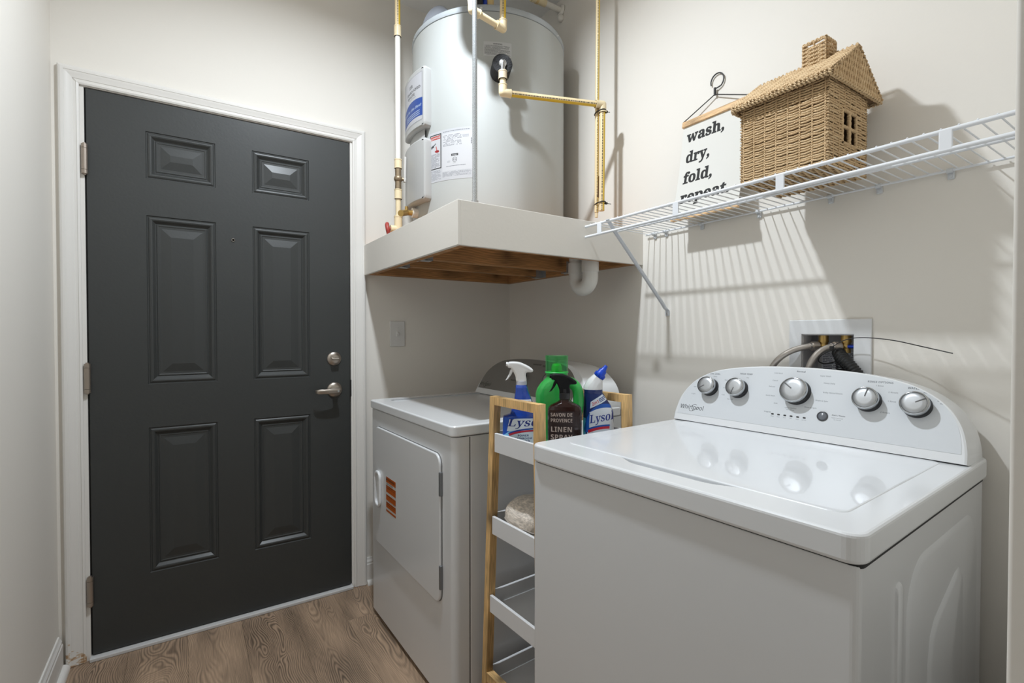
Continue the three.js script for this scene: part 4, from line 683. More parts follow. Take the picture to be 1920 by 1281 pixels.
// ---- dryer
{
  const t = thing('tumble_dryer', 'white front-door dryer below the heater platform', 'dryer', [-0.852, 0, 0.234], 1.1 * PI / 180);
  const K = (n, g, m, l, p) => { const o = mesh(n, g, m, p || t); if (l) o.userData.label = l; return o; };
  K('cabinet', flat(roundRect(0.0575, 0.72, 0.001, 0.739, 0.006, 3), 0.018, 0.8585, 0.002), M.enamelSoft);
  const fp = []; [[0.0545, 0], [0.0545, 0.74]].forEach((q) => fp.push(q)); for (let i = 0; i <= 8; i++) { const a = i / 8 * PI / 2; fp.push([0.022 - 0.022 * Math.sin(a), 0.74 - 0.022 + 0.022 * Math.cos(a)]); } for (let i = 0; i <= 8; i++) { const a = i / 8 * PI / 2; fp.push([0.022 - 0.022 * Math.cos(a), 0.022 - 0.022 * Math.sin(a)]); }
  K('front_panel', flat(fp, 0.018, 0.8585, 0.0018), M.enamelSoft);
  K('toe_kick', box(0.02, 0.70, 0, 0.02, 0.02, 0.72), M.gap);
  K('seam', box(0.05, 0.06, 0.02, 0.856, 0.003, 0.737), M.gap);
  // door drawn in (-w, y), turned to face the front
  const face = (pts, d, b, o, holes = []) => extrude(pts.map(([w, y]) => [w, y]), d, b, holes, 3).rotateY(-PI / 2).translate(-o, 0, 0);
  K('door_shadow_gap', face(roundRect(0.0695, 0.6665, 0.3235, 0.7965, 0.036, 8), 0.0008, 0, 0.0002), std([0.20, 0.20, 0.20], 0.7));
  const door = K('door', face(roundRect(0.071, 0.665, 0.325, 0.795, 0.035, 8), 0.009, 0.004, 0.0004), M.enamelSoft, 'square dryer door');
  { const h = K('handle', [face(roundRect(0.088, 0.150, 0.478, 0.622, 0.028, 8), 0.011, 0.004, 0.009, [roundRect(0.098, 0.144, 0.489, 0.611, 0.021, 8)]), face(roundRect(0.094, 0.147, 0.484, 0.616, 0.024, 8), 0.002, 0, 0.0092)], M.plasticWhite, 'white recessed door pull', door);
    K('warning_sticker', face([[0.199, 0.484], [0.304, 0.484], [0.304, 0.619], [0.199, 0.619]], 0.0004, 0, 0.0094), M.gap, null, door).visible = true; }
  { const st = canvasTex(256, 384, (x, w, h) => { x.fillStyle = '#c4c2bf'; x.fillRect(0, 0, w, h); x.fillStyle = '#b4560f'; for (const [a, b] of [[0, 62], [92, 170], [196, 258], [276, 340], [362, 384]]) x.fillRect(8, a, w - 16, b - a); x.fillStyle = '#141414'; x.beginPath(); x.moveTo(8, 40); x.lineTo(26, 6); x.lineTo(44, 40); x.fill(); x.font = 'bold 34px sans-serif'; x.fillText('WARNING', 56, 42); x.font = 'bold 26px sans-serif'; x.fillStyle = '#4a4a4a'; x.fillText('FIRE HAZARD', 18, 86); for (let j = 0; j < 5; j++) scribble(x, 18, [100, 118, 204, 284, 302][j], w - 40, 14, 1, 30 + j, '#3a1c08', 0.85); scribble(x, 18, 262, w - 40, 10, 1, 41, '#3b2f3a'); });
    const w0 = door.children.find((c) => c.name === 'warning_sticker'); const g = new THREE.PlaneGeometry(0.105, 0.135).rotateY(-PI / 2).translate(-0.0100, 0.5515, 0.2515); K('print', g, std([1, 1, 1], 0.4, { map: st }), null, t).name = 'sticker_print'; w0.material = std([0.5, 0.5, 0.5], 0.5); }
  for (const y of [0.7035, 0.4105]) K('hinge', box(-0.0105, 0, y - 0.0375, y + 0.0375, 0.6605, 0.6695, 0.002), std([0.25, 0.26, 0.27], 0.4, { metalness: 0.8 }));
  K('top', [flat(roundRect(-0.006, 0.722, -0.003, 0.743, 0.022, 7), 0.861, 0.894, 0.005, [roundRect(0.055, 0.545, 0.045, 0.695, 0.03, 6)]), flat(roundRect(0.03, 0.60, 0.02, 0.72, 0.02), 0.870, 0.8885, 0)], M.enamel);
  const C = consoleMaps(0.502, 0.889, 0.095, 0.176);
  const dome = smooth([[0.000, 0.004], [0.002, 0.040], [0.018, 0.098], [0.060, 0.145], [0.12, 0.176], [0.22, 0.192], [0.37, 0.198], [0.52, 0.192], [0.62, 0.176], [0.68, 0.145], [0.722, 0.098], [0.738, 0.040], [0.74, 0.004]], 60);
  const shr = (f) => dome.map(([w, s]) => [0.37 + (w - 0.37) * (1 - f / 0.36), 0.004 + (s - 0.004) * (1 - f / 0.19)]);
  K('console', loft([shr(0.005).map(([w, s]) => C.p(w, s, 0)), shr(0.0015).map(([w, s]) => C.p(w, s, -0.002)), dome.map(([w, s]) => C.p(w, s, -0.007)), dome.map(([w, s]) => { const q = C.p(w, s, -0.007); return [0.715, q[1] - 0.005, w]; })], 0.45), M.enamel);
  K('console_gap', box(0.512, 0.70, 0.888, 0.8955, 0.006, 0.734), M.gap);
  const pr = canvasTex(1024, 288, (x, w, h) => { const S = 1024 / 0.74, X = (q) => q * S, Y = (s) => h - s * S; x.fillStyle = '#8d8a86'; x.fillRect(0, 0, w, h); whirl(x, X(0.062), Y(0.045), 30, '#2a2a2a'); x.fillStyle = '#2e2d2c'; x.font = 'bold 12px sans-serif'; for (const [s, q, y] of [['AUTO DRY', 0.285, 0.128], ['Normal', 0.27, 0.112], ['TIMED DRY', 0.285, 0.098], ['Heavy Duty', 0.25, 0.086], ['TEMPERATURE', 0.36, 0.168], ['High', 0.43, 0.165], ['Low Heat', 0.50, 0.12]]) x.fillText(s, X(q), Y(y)); });
  const inner = dome.map(([w, s]) => [0.346 + (w - 0.37) * (0.665 / 0.74), 0.030 + (s - 0.004) * (0.198 - 0.030 - 0.004) / 0.194]);
  K('control_panel', consolePlate(C, inner, -0.001, 0.0007, 0.74, 0.208), std([0.9, 0.9, 0.9], 0.45, { map: pr, metalness: 0.35 }), 'dark silver control panel');
  for (const [w, s] of [[0.33, 0.105], [0.52, 0.105]]) knob(t, C, w, s, 0.025, [0.3, 1]);
}

// ---------------------------------------------------------------- washer hook-up box in the right wall
{
  const z0 = 1.561, z1 = 1.695, y0 = 1.02, y1 = 1.169, d = 0.085;
  const t = thing('outlet_box', 'white recessed washer hook-up box in the wall behind the washing machine', 'outlet box', [0, 1.0, 1.628]);
  part(t, 'frame', sideways(extrude([[-1.737, 0.985], [-1.526, 0.985], [-1.526, 1.211], [-1.737, 1.211]], 0.007, 0.0025, [[[-z1, y0], [-z1, y1], [-z0, y1], [-z0, y0]]])).translate(-0.0072, 0, 0), M.plasticWhite);
  part(t, 'tray', [box(0.0, d, y0 - 0.0, y0 + 0.002, z0, z1), box(0, d, y1 - 0.002, y1, z0, z1), box(0, d, y0, y1, z0, z0 + 0.002), box(0, d, y0, y1, z1 - 0.002, z1), box(d, d + 0.002, y0, y1, z0, z1)], std([0.58, 0.57, 0.58], 0.45));
  const label = canvasTex(256, 256, (x, w, h) => { x.fillStyle = '#e3e4ea'; x.fillRect(0, 0, w, h); scribble(x, 16, 20, w - 32, 220, 12, 77, '#4c4f66'); });
  for (const z of [1.600, 1.672]) part(t, 'instruction_label', new THREE.PlaneGeometry(0.05, 0.07).rotateY(-PI / 2).translate(d - 0.0006, 1.085, z), std([1, 1, 1], 0.5, { map: label }));
  for (const [z, blue] of [[1.606, 0], [1.664, 1]]) {
    const x = 0.026, v = part(t, 'valve', [rod([x, 1.150, z], [x, 1.1665, z], 0.0125, 20), rod([x, 1.147, z], [x, 1.152, z], 0.0142, 8), rod([x, 1.118, z], [x, 1.150, z], 0.0112, 18), ball([x, 1.136, z], 0.0128, 14), rod([x, 1.136, z], [x - 0.018, 1.136, z - 0.014], 0.0075, 16)], M.brass, 'brass supply valve');
    sub(t, v, 'hose_nut', rod([x - 0.012, 1.136, z - 0.0094], [x - 0.025, 1.1355, z - 0.0195], 0.0135, 16), std([0.50, 0.44, 0.38], 0.4, { metalness: 0.9 }));
    sub(t, v, 'valve_key', blue ? rod([x - 0.004, 1.136, z], [x - 0.007, 1.136, z + 0.027], 0.0055, 10) : rod([x, 1.136, z], [x + 0.016, 1.136, z], 0.004, 10), blue ? M.blueLever : M.red);
  }
  const braid = dataTex(64, 64, (u, v) => { const a = Math.sin((u * 1 + v * 3) * 2 * PI * 4), b = Math.sin((u - v * 3) * 2 * PI * 4), k = clamp(150 + 45 * Math.max(a, b)); return [k, k, k]; });
  const steel = std([0.47, 0.43, 0.39], 0.4, { metalness: 0.75, bumpMap: scaled(braid, 40, 1), bumpScale: 0.0006 });
  const hose = (pts, label) => { const h = thing('supply_hose', label, 'hose', pts[pts.length - 1], 0, 'washer supply hoses'); delete h.userData.group; part(h, 'hose', tube(pts, 0.0086, 14, 80), steel); part(h, 'ferrule', rod(pts[0], pts[1], 0.0102, 16), std([0.55, 0.52, 0.49], 0.35, { metalness: 0.9 })); };
  hose([[0.004, 1.1355, 1.589], [-0.006, 1.135, 1.582], [-0.030, 1.122, 1.547], [-0.038, 1.098, 1.514], [-0.036, 1.066, 1.490], [-0.030, 1.02, 1.478], [-0.018, 0.95, 1.47], [-0.016, 0.86, 1.47]], 'braided steel hose from the left valve, arching away over the washer console');
  hose([[0.004, 1.1355, 1.647], [-0.006, 1.135, 1.640], [-0.028, 1.122, 1.622], [-0.036, 1.098, 1.606], [-0.036, 1.066, 1.594], [-0.030, 1.02, 1.586], [-0.018, 0.95, 1.58], [-0.016, 0.86, 1.58]], 'braided steel hose from the right valve, tied to the black drain hose');
  const dh = thing('drain_hose', 'black corrugated washer drain hose bent into the wall box', 'hose', [-0.017, 0.925, 1.79]);
  { const pts = [[-0.0170, 0.925, 1.79], [-0.0190, 0.98, 1.768], [-0.024, 1.04, 1.730], [-0.022, 1.085, 1.694], [-0.006, 1.114, 1.662], [0.022, 1.116, 1.648], [0.045, 1.095, 1.645], [0.052, 1.030, 1.645]];
    const c = new THREE.CatmullRomCurve3(pts.map((p) => V(...p)), false, 'centripetal'), g = new THREE.TubeGeometry(c, 240, 0.0150, 18), p = g.attributes.position, n = g.attributes.normal;
    for (let i = 0; i < p.count; i++) { const ringi = Math.floor(i / 19), k = 0.0014 * Math.sin(ringi / 240 * 2 * PI * 48); p.setXYZ(i, p.getX(i) + n.getX(i) * k, p.getY(i) + n.getY(i) * k, p.getZ(i) + n.getZ(i) * k); } g.computeVertexNormals(); part(dh, 'hose', g, M.black); }
  const ct = thing('cable_tie', 'long black cable tie looped round the hoses, its tail sticking out over the washer', 'cable tie', [-0.02, 1.12, 1.645]);
  { const lp = []; for (let i = 0; i <= 28; i++) { const a = i / 28 * 2 * PI; lp.push([-0.013 + 0.022 * Math.cos(a) , 1.108 + 0.020 * Math.sin(a), 1.645 + 0.026 * Math.sin(a + 0.9)]); } part(ct, 'loop', tube(lp, 0.0018, 6, 60), M.black);
    part(ct, 'head', new RoundedBoxGeometry(0.008, 0.009, 0.009, 2, 0.0015).translate(-0.030, 1.133, 1.652), M.black);
    part(ct, 'tail', tube([[-0.031, 1.135, 1.653], [-0.032, 1.150, 1.676], [-0.035, 1.159, 1.703], [-0.040, 1.161, 1.735], [-0.055, 1.155, 1.80], [-0.074, 1.141, 1.865], [-0.092, 1.128, 1.923]], 0.0013, 6, 60), M.blackWire); }
}

// ---------------------------------------------------------------- slim cart between the machines
const bamTex = woodTex(37, [232, 192, 134], 0.07); { bamTex.rotation = PI / 2; }
M.bamboo = std([0.95, 0.93, 0.88], 0.5, { map: scaled(bamTex, 2.2, 9) });
{
  const t = thing('storage_cart', 'slim bamboo-framed rolling cart with four white trays', 'cart', [-0.583, 0, 1.165], 3 * PI / 180);
  const za = 1.045, zb = 1.270, yt = 0.987, bw = 0.0225;
  const sz = 0.046, sp = 0.019;                                       // the legs splay at the foot
  const frame = (xt, xb, s) => {                                       // end frame leaning out at the foot; s: outward sign
    const dx = 0.024, leg = (z, z2, o) => metric(loft([[[xb, 0.045, z + o], [xb + dx, 0.045, z + o], [xb + dx, 0.045, z2 + o], [xb, 0.045, z2 + o]], [[xt, yt, z], [xt + dx, yt, z], [xt + dx, yt, z2], [xt, yt, z2]]], 0.3));
    part(t, 'leg', leg(za, za + bw, -sz), M.bamboo); part(t, 'leg', leg(zb - bw, zb, sp), M.bamboo);
    const X = (y) => xb + (xt - xb) * (y - 0.045) / (yt - 0.045);
    part(t, 'crossbar', metric(box(X(0.975) + 0.0005, X(0.975) + dx - 0.0005, 0.963, yt - 0.0005, za + bw, zb - bw)), M.bamboo);
    part(t, 'crossbar', metric(box(X(0.15) + 0.0005, X(0.15) + dx - 0.0005, 0.125, 0.152, za + bw - sz * 0.88, zb - bw + sp * 0.88)), M.bamboo);
    for (const z of [za + bw / 2 - sz, zb - bw / 2 + sp]) part(t, 'caster', [new THREE.CylinderGeometry(0.018, 0.018, 0.014, 20).rotateX(PI / 2).translate(xb + dx / 2, 0.018, z), box(xb + 0.003, xb + dx - 0.003, 0.03, 0.047, z - 0.01, z + 0.01, 0.002)], M.grey);
    return X;
  };
  const XF = frame(-0.747, -0.749, -1), XR = frame(-0.404, -0.402, 1);
  for (const [y0, h] of [[0.824, 0.056], [0.578, 0.053], [0.340, 0.051], [0.100, 0.051]]) {
    const xa = XF(y0) + 0.004, xb = XR(y0) + 0.020, q = (yt - y0) / (yt - 0.045), z1 = za + bw + 0.0005 - sz * (yt - y0 - h) / (yt - 0.045), z2 = zb - bw - 0.0005 + sp * (yt - y0 - h) / (yt - 0.045), k = 0.009;
    const tr = part(t, 'tray', box(xa + k, xb - k, y0 + 0.004, y0 + 0.010, za + 0.012 - sz * q, zb - 0.012 + sp * q), M.tray, 'white tray');
    const wl = (...b) => sub(t, tr, 'side_board', box(...b, 0.0015), M.tray);
    wl(xa, xa + k, y0, y0 + h, z1, z2); wl(xb - k, xb, y0, y0 + h, z1, z2); wl(xa + 0.024, xb - 0.024, y0, y0 + h, za + 0.003 - sz * q, za + 0.012 - sz * q); wl(xa + 0.024, xb - 0.024, y0, y0 + h, zb - 0.012 + sp * q, zb - 0.003 + sp * q);
  }
  t.position.z -= 0.009;
}
{ // soft bundle on the second tray
  const t = thing('cushion', 'shiny beige velvet cushion stuffed into the second tray', 'cushion', [-0.610, 0.5885, 1.142]);
  const rings = []; const R = 26, n = 64, nz = noise2(71);
  for (let j = 0; j <= R; j++) { const a = -PI / 2 + PI * j / R, c = Math.pow(Math.max(0.0001, Math.cos(a)), 0.55), y = 0.0490 + 0.0485 * Math.sign(Math.sin(a)) * Math.pow(Math.abs(Math.sin(a)), 0.8); rings.push(ring(0, y, 0, 0.120 * c + 0.0005, 0.093 * c + 0.0005, 3.6, n).map(([x, yy, z]) => { const k = 1 + 0.018 * nz(x * 34 + 9, z * 34 + yy * 40); return [x * k, Math.max(0.0005, yy + 0.006 * nz(x * 20, z * 20 + 5) * (yy > 0.05 ? 1 : 0)), z * k]; })); }
  const vt = dataTex(256, 256, (u, v) => { const a = N1(u * 14, v * 10, 14, 10), b = N2(u * 40, v * 34, 40, 34), s = a > 0.12 ? 0.93 : 1, k = (0.96 + 0.12 * b) * s; return [clamp(238 * k), clamp(226 * k), clamp(212 * k)]; }, true);
  mesh('cover', loft(rings, 0), phys([1, 1, 1], 0.42, { map: scaled(vt, 3, 2), bumpMap: scaled(vt, 3, 2), bumpScale: 0.001, sheen: 0.6, sheenRoughness: 0.4, sheenColor: lin(0.8, 0.75, 0.7) }), t);
  const seam = []; for (let i = 0; i <= 60; i++) { const p = ring(0, 0.040, 0, 0.1215, 0.0945, 3.6, 60)[i % 60]; seam.push([p[0], p[1] + 0.002 * Math.sin(i), p[2]]); } mesh('seam', tube(seam, 0.0022, 6, 120), std([0.36, 0.32, 0.28], 0.7), t);
}

// ---------------------------------------------------------------- bottles on the cart's top tray; each faces the camera in its own axes
const face2 = (x, z) => Math.atan2(-1.5014 - x, 2.296 - z);
const TRAY = 0.8345;
// wrap-around label: part of the bottle's own skin between two heights, lifted off by o; rows = [y, cx, a, b, e]
function skinLabel(rows, o, f0, f1, n = 24) {
  const pos = [], uv = [], idx = [], y0 = rows[0][0], y1 = rows[rows.length - 1][0];
  rows.forEach(([y, cx, a, b, e]) => { for (let i = 0; i <= n; i++) { const t = f0 + (f1 - f0) * i / n, c = Math.cos(t), s = Math.sin(t); pos.push(cx + (a + o) * Math.sign(c) * Math.pow(Math.abs(c), 2 / e), y, (b + o) * Math.sign(s) * Math.pow(Math.abs(s), 2 / e)); } });
  const xs = rows.map((_, j) => [pos[(j * (n + 1)) * 3], pos[(j * (n + 1) + n) * 3]]); const mn = Math.min(...xs.flat()), mx = Math.max(...xs.flat());
  for (let k = 0; k < pos.length; k += 3) uv.push((pos[k] - mn) / (mx - mn), (pos[k + 1] - y0) / (y1 - y0));
  for (let j = 0; j + 1 < rows.length; j++) for (let i = 0; i < n; i++) { const a = j * (n + 1) + i, b = a + 1, c = a + n + 1, d = c + 1; idx.push(a, d, b, a, c, d); }
  const g = new THREE.BufferGeometry(); g.setAttribute('position', new THREE.Float32BufferAttribute(pos, 3)); g.setAttribute('uv', new THREE.Float32BufferAttribute(uv, 2)); g.setIndex(idx); g.computeVertexNormals(); return g;
}
const body = (rows, n = 48) => loft(rows.map(([y, cx, a, b, e]) => ring(cx, y, 0, a, b, e, n)), 0.9);
function dense(rows, k = 6) { const o = []; for (let j = 0; j + 1 < rows.length; j++) for (let i = 0; i < k; i++) { const t = i / k; o.push(rows[j].map((v, q) => v + (rows[j + 1][q] - v) * t)); } o.push(rows[rows.length - 1]); return o; }
const between = (rows, y0, y1) => { const at2 = (y) => { for (let j = 0; j + 1 < rows.length; j++) if (y >= rows[j][0] && y <= rows[j + 1][0]) { const t = (y - rows[j][0]) / (rows[j + 1][0] - rows[j][0]); return rows[j].map((v, q) => v + (rows[j + 1][q] - v) * t); } return rows[rows.length - 1]; }; const o = []; for (let i = 0; i <= 20; i++) o.push(at2(y0 + (y1 - y0) * i / 20)); return o; };
function trigger(t, m, y, s, sx = 0) {                                 // spray head drawn in (x, y), nozzle to the left
  const H = [[-0.0385, 0.050], [-0.0345, 0.0575], [-0.026, 0.0590], [-0.004, 0.0575], [0.012, 0.0515], [0.028, 0.043], [0.0375, 0.034], [0.0355, 0.0285], [0.018, 0.0265], [0.0165, 0.020], [0.017, 0.000], [-0.0115, 0.000], [-0.0145, 0.014], [-0.0215, 0.030], [-0.0285, 0.0395], [-0.036, 0.0415]].map(([a, b]) => [sx + a * s, b * s]);
  const hd = mesh('spray_head', extrude(smooth(H, 70, true), 0.024 * s, 0.006 * s, [], 4).translate(0, y, -0.012 * s), m, t);
  mesh('trigger', loft([[-0.024, 0.038, 0.0048], [-0.0275, 0.027, 0.0046], [-0.033, 0.016, 0.0042], [-0.0400, 0.006, 0.0032]].map(([a, b, r]) => ring(0, 0, 0, r * s * 1.25, 0.0075 * s, 3, 16).map(([p, , q]) => [sx + a * s + p, y + b * s + p * 0.5, q])), 0.8), m, hd);
  mesh('nozzle', rod([sx - 0.036 * s, y + 0.051 * s, 0], [sx - 0.0425 * s, y + 0.0515 * s, 0], 0.0062 * s, 4), m, hd);
}
const glossy = (c, o = {}) => phys(c, 0.25, { clearcoat: 0.5, clearcoatRoughness: 0.1, ...o });
const lysolFont = 'italic bold ';
// blue bathroom spray with a white trigger
{
  const P = [-0.695, 1.112], t = thing('spray_bottle', 'blue cleaning spray bottle with a white trigger behind the cart frame', 'bottle', [P[0], TRAY, P[1]], face2(...P));
  const rows = [[0, 0, 0.043, 0.026, 3], [0.004, 0, 0.047, 0.030, 3], [0.03, 0, 0.0475, 0.031, 3], [0.085, 0, 0.0465, 0.030, 3], [0.098, 0, 0.0455, 0.030, 2.8], [0.104, 0.011, 0.0375, 0.028, 2.6], [0.125, 0.013, 0.0320, 0.024, 2.4], [0.150, 0.011, 0.0245, 0.020, 2.2], [0.172, 0.008, 0.019, 0.0175, 2], [0.186, 0.007, 0.0175, 0.017, 2], [0.192, 0.007, 0.0135, 0.0135, 2]];
  mesh('body', body(dense(rows, 4)), glossy([0.003, 0.052, 0.38]), t);
  const lab = canvasTex(512, 640, (x, w, h) => {
    const g = x.createLinearGradient(0, 0, 0, h); x.fillStyle = '#0c4fb8'; x.fillRect(0, 0, w, h);
    x.fillStyle = '#7fc0ea'; x.beginPath(); x.moveTo(0, h); x.lineTo(0, 360); x.quadraticCurveTo(70, 300, 110, 250); x.lineTo(w, 220); x.lineTo(w, h); x.fill();
    x.fillStyle = '#dfe9f3'; x.beginPath(); x.moveTo(110, 30); x.quadraticCurveTo(300, 0, w - 30, 20); x.lineTo(w - 20, 215); x.lineTo(70, 260); x.fill();
    x.fillStyle = '#162e86'; x.font = lysolFont + '205px serif'; x.textAlign = 'left'; x.fillText('Lysol', 70, 165);
    x.fillStyle = '#1a3f9e'; x.beginPath(); x.moveTo(90, 300); x.quadraticCurveTo(260, 190, w, 205); x.lineTo(w, 225); x.quadraticCurveTo(270, 225, 100, 325); x.fill();
    x.fillStyle = '#c5263a'; x.beginPath(); x.moveTo(95, 318); x.quadraticCurveTo(260, 225, w, 240); x.lineTo(w, 272); x.quadraticCurveTo(270, 262, 110, 352); x.fill();
    x.fillStyle = '#d9ebf6'; x.beginPath(); x.moveTo(112, 356); x.quadraticCurveTo(300, 256, w - 10, 280); x.lineTo(w - 10, 520); x.lineTo(120, 505); x.fill();
    x.fillStyle = '#1b2f78'; x.font = 'bold 50px sans-serif'; x.textAlign = 'center'; x.fillText('POWER', 320, 360); x.fillText('BATHROOM', 320, 416); x.fillText('FOAMER', 320, 470);
    x.fillStyle = '#c5263a'; x.beginPath(); x.moveTo(105, 500); x.lineTo(w, 520); x.lineTo(w, 610); x.lineTo(150, 600); x.fill(); x.fillStyle = '#fff'; x.font = 'bold 26px sans-serif'; x.fillText('CLEANS, SHINES,', 320, 555); x.fillText('DISINFECTS', 320, 588);
  });
  mesh('label', skinLabel(between(rows, 0.003, 0.097), 0.0005, PI - 0.12, 0.12), std([1, 1, 1], 0.35, { map: lab }), t);
  const top = canvasTex(256, 128, (x, w, h) => { x.fillStyle = '#e6e9ee'; x.fillRect(0, 0, w, h); x.fillStyle = '#c0392b'; x.font = 'bold 30px sans-serif'; x.fillText('CLEANS+REPELS', 6, 50); x.fillStyle = '#1b2f78'; x.font = 'bold 34px sans-serif'; x.fillText('SCUM', 130, 100); });
  mesh('top_label', skinLabel(between(rows, 0.126, 0.148), 0.0006, PI - 0.5, 0.5), std([1, 1, 1], 0.35, { map: top }), t);
  mesh('collar', rod([0.007, 0.188, 0], [0.007, 0.199, 0], 0.0155, 28), std([0.55, 0.58, 0.68], 0.3), t);
  trigger(t, phys([0.80, 0.80, 0.80], 0.3), 0.198, 0.98, 0.004);
}
// dark brown linen spray
{
  const P = [-0.594, 1.197], t = thing('spray_bottle', 'dark brown linen spray bottle with a black trigger', 'bottle', [P[0], TRAY, P[1]], face2(...P));
  const rows = [[0, 0, 0.044, 0.024, 4], [0.003, 0, 0.0475, 0.027, 4], [0.06, 0, 0.0485, 0.028, 4], [0.116, 0, 0.0485, 0.028, 4], [0.125, 0, 0.0465, 0.027, 3.4], [0.132, 0, 0.040, 0.025, 3], [0.138, 0, 0.029, 0.021, 2.4], [0.143, 0, 0.019, 0.017, 2], [0.148, 0, 0.0145, 0.0145, 2], [0.156, 0, 0.0135, 0.0135, 2]];
  mesh('body', body(dense(rows, 4)), phys([0.020, 0.0065, 0.005], 0.16, { specularIntensity: 0.7 }), t);
  const lab = canvasTex(512, 512, (x, w, h) => { x.fillStyle = '#241110'; x.fillRect(0, 0, w, h); x.fillStyle = '#b9a9a0'; x.textAlign = 'center'; const L = (s, y, size, wd) => { x.font = 'bold ' + size + 'px sans-serif'; const m = x.measureText(s).width; x.save(); x.translate(w / 2, y); x.scale(wd / m, 1); x.fillText(s, 0, 0); x.restore(); }; L('SAVON DE', 84, 82, 440); L('PROVENCE', 178, 82, 440); L('LINEN', 340, 118, 440); L('SPRAY', 470, 118, 440); });
  mesh('label', skinLabel(between(rows, 0.030, 0.117), 0.0004, PI - 0.55, 1.25), std([1, 1, 1], 0.35, { map: lab }), t);
  mesh('collar', [rod([0, 0.150, 0], [0, 0.167, 0], 0.0158, 28), rod([0, 0.164, 0], [0, 0.178, 0], 0.0125, 24)], M.knobBase, t);
  trigger(t, phys([0.006, 0.006, 0.007], 0.55, { specularIntensity: 0.4 }), 0.165, 0.97, -0.002);
}
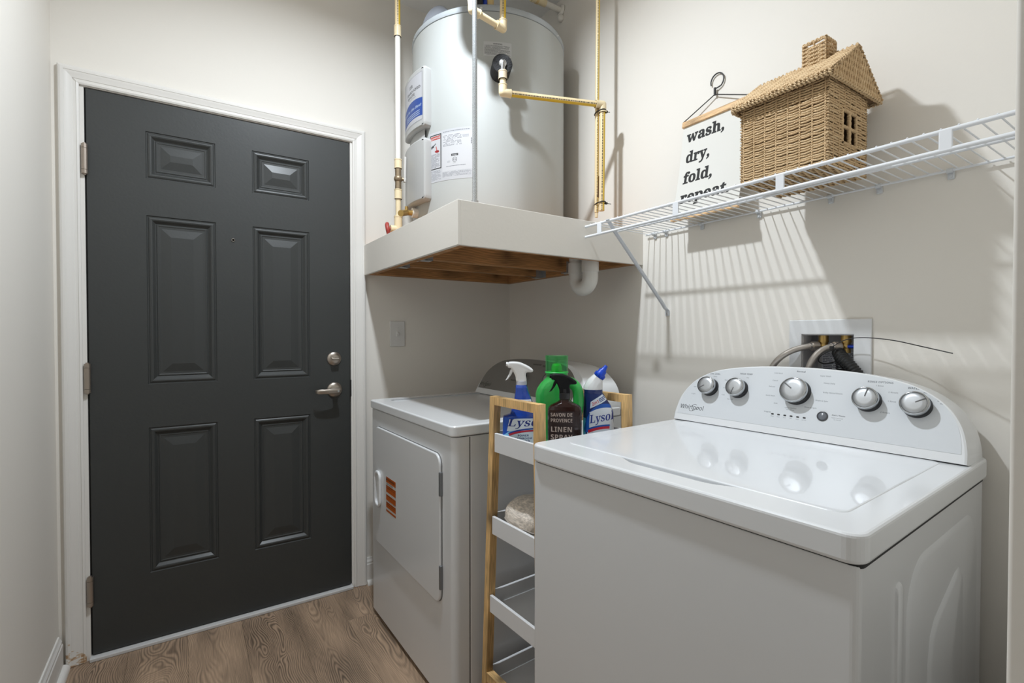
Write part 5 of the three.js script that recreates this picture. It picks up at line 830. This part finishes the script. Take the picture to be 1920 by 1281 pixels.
// blue and white toilet cleaner with a bent neck
{
  const P = [-0.444, 1.177], t = thing('cleaner_bottle', 'blue and white toilet cleaner bottle with a slanted blue cap', 'bottle', [P[0], TRAY, P[1]], face2(...P));
  const rows = [[0, 0, 0.042, 0.024, 3], [0.004, 0, 0.0455, 0.0275, 3], [0.05, 0, 0.0465, 0.029, 3], [0.098, -0.0005, 0.0455, 0.0285, 3], [0.117, -0.003, 0.041, 0.0275, 2.8], [0.138, -0.010, 0.0335, 0.026, 2.6], [0.155, -0.0150, 0.0290, 0.0245, 2.5], [0.166, -0.0165, 0.0290, 0.0240, 2.5]];
  mesh('body', body(dense(rows, 4)), glossy([0.008, 0.022, 0.12]), t);
  const nk = [[-0.0165, 0.164, 0.0292, 0.0240, 0.00], [-0.0160, 0.173, 0.0290, 0.0238, 0.10], [-0.0100, 0.186, 0.0250, 0.0215, 0.42], [-0.0040, 0.197, 0.0195, 0.0180, 0.56], [0.0010, 0.206, 0.0155, 0.0150, 0.60]];
  mesh('neck', loft(nk.map(([cx, y, a, b, tl]) => ring(cx, y, 0, a, b, 2.1, 40, tl)), 0.9), phys([0.76, 0.76, 0.76], 0.3), t);
  const d = [Math.sin(0.60), Math.cos(0.60), 0], o = [0.0005, 0.204, 0];
  const cp = mesh('cap', aim(lathe([[0.0001, -0.001], [0.0168, -0.001], [0.0166, 0.012], [0.0130, 0.014], [0.0122, 0.024], [0.0088, 0.026], [0.0058, 0.037], [0.0050, 0.042], [0.0001, 0.042]], 24), o, d), std([0.004, 0.06, 0.55], 0.35), t); cp.userData.label = 'blue slanted cap';
  for (let i = 0; i < 10; i++) { const a = i / 10 * 2 * PI, q = new THREE.Quaternion().setFromUnitVectors(UP, V(...d)), p0 = V(0.0166 * Math.cos(a), 0.001, 0.0166 * Math.sin(a)).applyQuaternion(q), p1 = V(0.0166 * Math.cos(a), 0.0115, 0.0166 * Math.sin(a)).applyQuaternion(q); mesh('grip_rib', rod([o[0] + p0.x, o[1] + p0.y, p0.z], [o[0] + p1.x, o[1] + p1.y, p1.z], 0.0011, 6), cp.material, cp); }
  const lab = canvasTex(512, 640, (x, w, h) => {
    x.fillStyle = '#15295f'; x.fillRect(0, 0, w, h); x.fillStyle = '#d4d9e0'; x.beginPath(); x.moveTo(60, h); x.lineTo(110, 250); x.quadraticCurveTo(300, 130, 470, 170); x.lineTo(w, 420); x.lineTo(w, h); x.fill();
    x.fillStyle = '#58b4e6'; x.fillRect(0, 330, 46, h); x.fillStyle = '#1b52a6'; x.beginPath(); x.moveTo(20, 480); x.quadraticCurveTo(70, 200, 300, 140); x.quadraticCurveTo(400, 120, 460, 150); x.lineTo(470, 190); x.quadraticCurveTo(300, 160, 120, 250); x.quadraticCurveTo(100, 400, 110, 520); x.lineTo(30, 520); x.fill();
    x.fillStyle = '#1a2f86'; x.font = lysolFont + '150px serif'; x.save(); x.translate(110, 400); x.rotate(-0.16); x.fillText('Lysol', 0, 0); x.restore();
    x.fillStyle = '#c5263a'; x.beginPath(); x.moveTo(80, 478); x.quadraticCurveTo(250, 425, 440, 428); x.lineTo(440, 462); x.quadraticCurveTo(260, 460, 95, 530); x.fill(); x.fillStyle = '#1b52a6'; x.beginPath(); x.moveTo(75, 470); x.quadraticCurveTo(250, 405, 445, 405); x.lineTo(445, 428); x.quadraticCurveTo(250, 430, 80, 492); x.fill();
    x.fillStyle = '#15203f'; x.font = 'bold 74px sans-serif'; x.fillText('POWER', 150, 610); x.fillStyle = '#1b52a6'; x.beginPath(); x.arc(470, 540, 46, 0, 7); x.fill();
    x.fillStyle = '#c9d0d8'; x.beginPath(); x.moveTo(120, 200); x.lineTo(130, 110); x.lineTo(320, 10); x.lineTo(400, 80); x.lineTo(300, 130); x.fill(); x.fillStyle = '#b52c2c'; x.font = 'bold 62px sans-serif'; x.save(); x.translate(160, 165); x.rotate(-0.42); x.fillText('2in1', 0, 0); x.fillStyle = '#3a4a7c'; x.fillRect(130, -46, 110, 12); x.fillRect(130, -26, 110, 12); x.fillRect(130, -6, 90, 10); x.restore();
  });
  mesh('label', skinLabel(between(rows, 0.010, 0.155), 0.0005, PI - 0.15, 0.15), std([1, 1, 1], 0.35, { map: lab }), t);
}
// green detergent jug behind
{
  const P = [-0.546, 1.100], t = thing('detergent_jug', 'green laundry detergent jug with a clear green measuring cap', 'jug', [P[0], TRAY, P[1]], face2(...P));
  const G = phys([0.035, 0.42, 0.075], 0.3, { clearcoat: 0.3 });
  const rows = [[0, 0, 0.056, 0.034, 3], [0.004, 0, 0.060, 0.038, 3], [0.09, 0, 0.060, 0.038, 3], [0.130, -0.010, 0.055, 0.037, 2.8], [0.152, -0.014, 0.051, 0.036, 2.6], [0.168, -0.013, 0.0475, 0.0355, 2.5], [0.184, -0.008, 0.042, 0.034, 2.4], [0.200, -0.001, 0.0325, 0.032, 2], [0.212, 0, 0.0300, 0.0300, 2]];
  mesh('body', body(dense(rows, 4)), G, t);
  mesh('handle', tube([[0.018, 0.192, 0.006], [0.042, 0.187, 0.010], [0.060, 0.172, 0.012], [0.066, 0.144, 0.012], [0.063, 0.10, 0.012], [0.050, 0.07, 0.012]], 0.0165, 16, 40), G, t);
  const c = mesh('collar', lathe([[0.0001, 0.208], [0.0335, 0.208], [0.0335, 0.2155], [0.036, 0.2165], [0.036, 0.2195], [0.0001, 0.2195]], 44), std([0.04, 0.50, 0.10], 0.35), t);
  mesh('spout', lathe([[0.017, 0.2195], [0.0155, 0.236], [0.012, 0.244], [0.0001, 0.2455]], 28), std([0.01, 0.46, 0.06], 0.4), c);
  mesh('measuring_cap', lathe([[0.0335, 0.2205], [0.0345, 0.2205], [0.0355, 0.268], [0.0340, 0.2705], [0.0001, 0.2705], [0.0001, 0.2690], [0.0332, 0.2685]], 48), phys([0.30, 0.85, 0.42], 0.08, { transmission: 0.92, thickness: 0, ior: 1.45 }), t).userData.label = 'clear green measuring cap';
}

renderer.render(scene, camera);
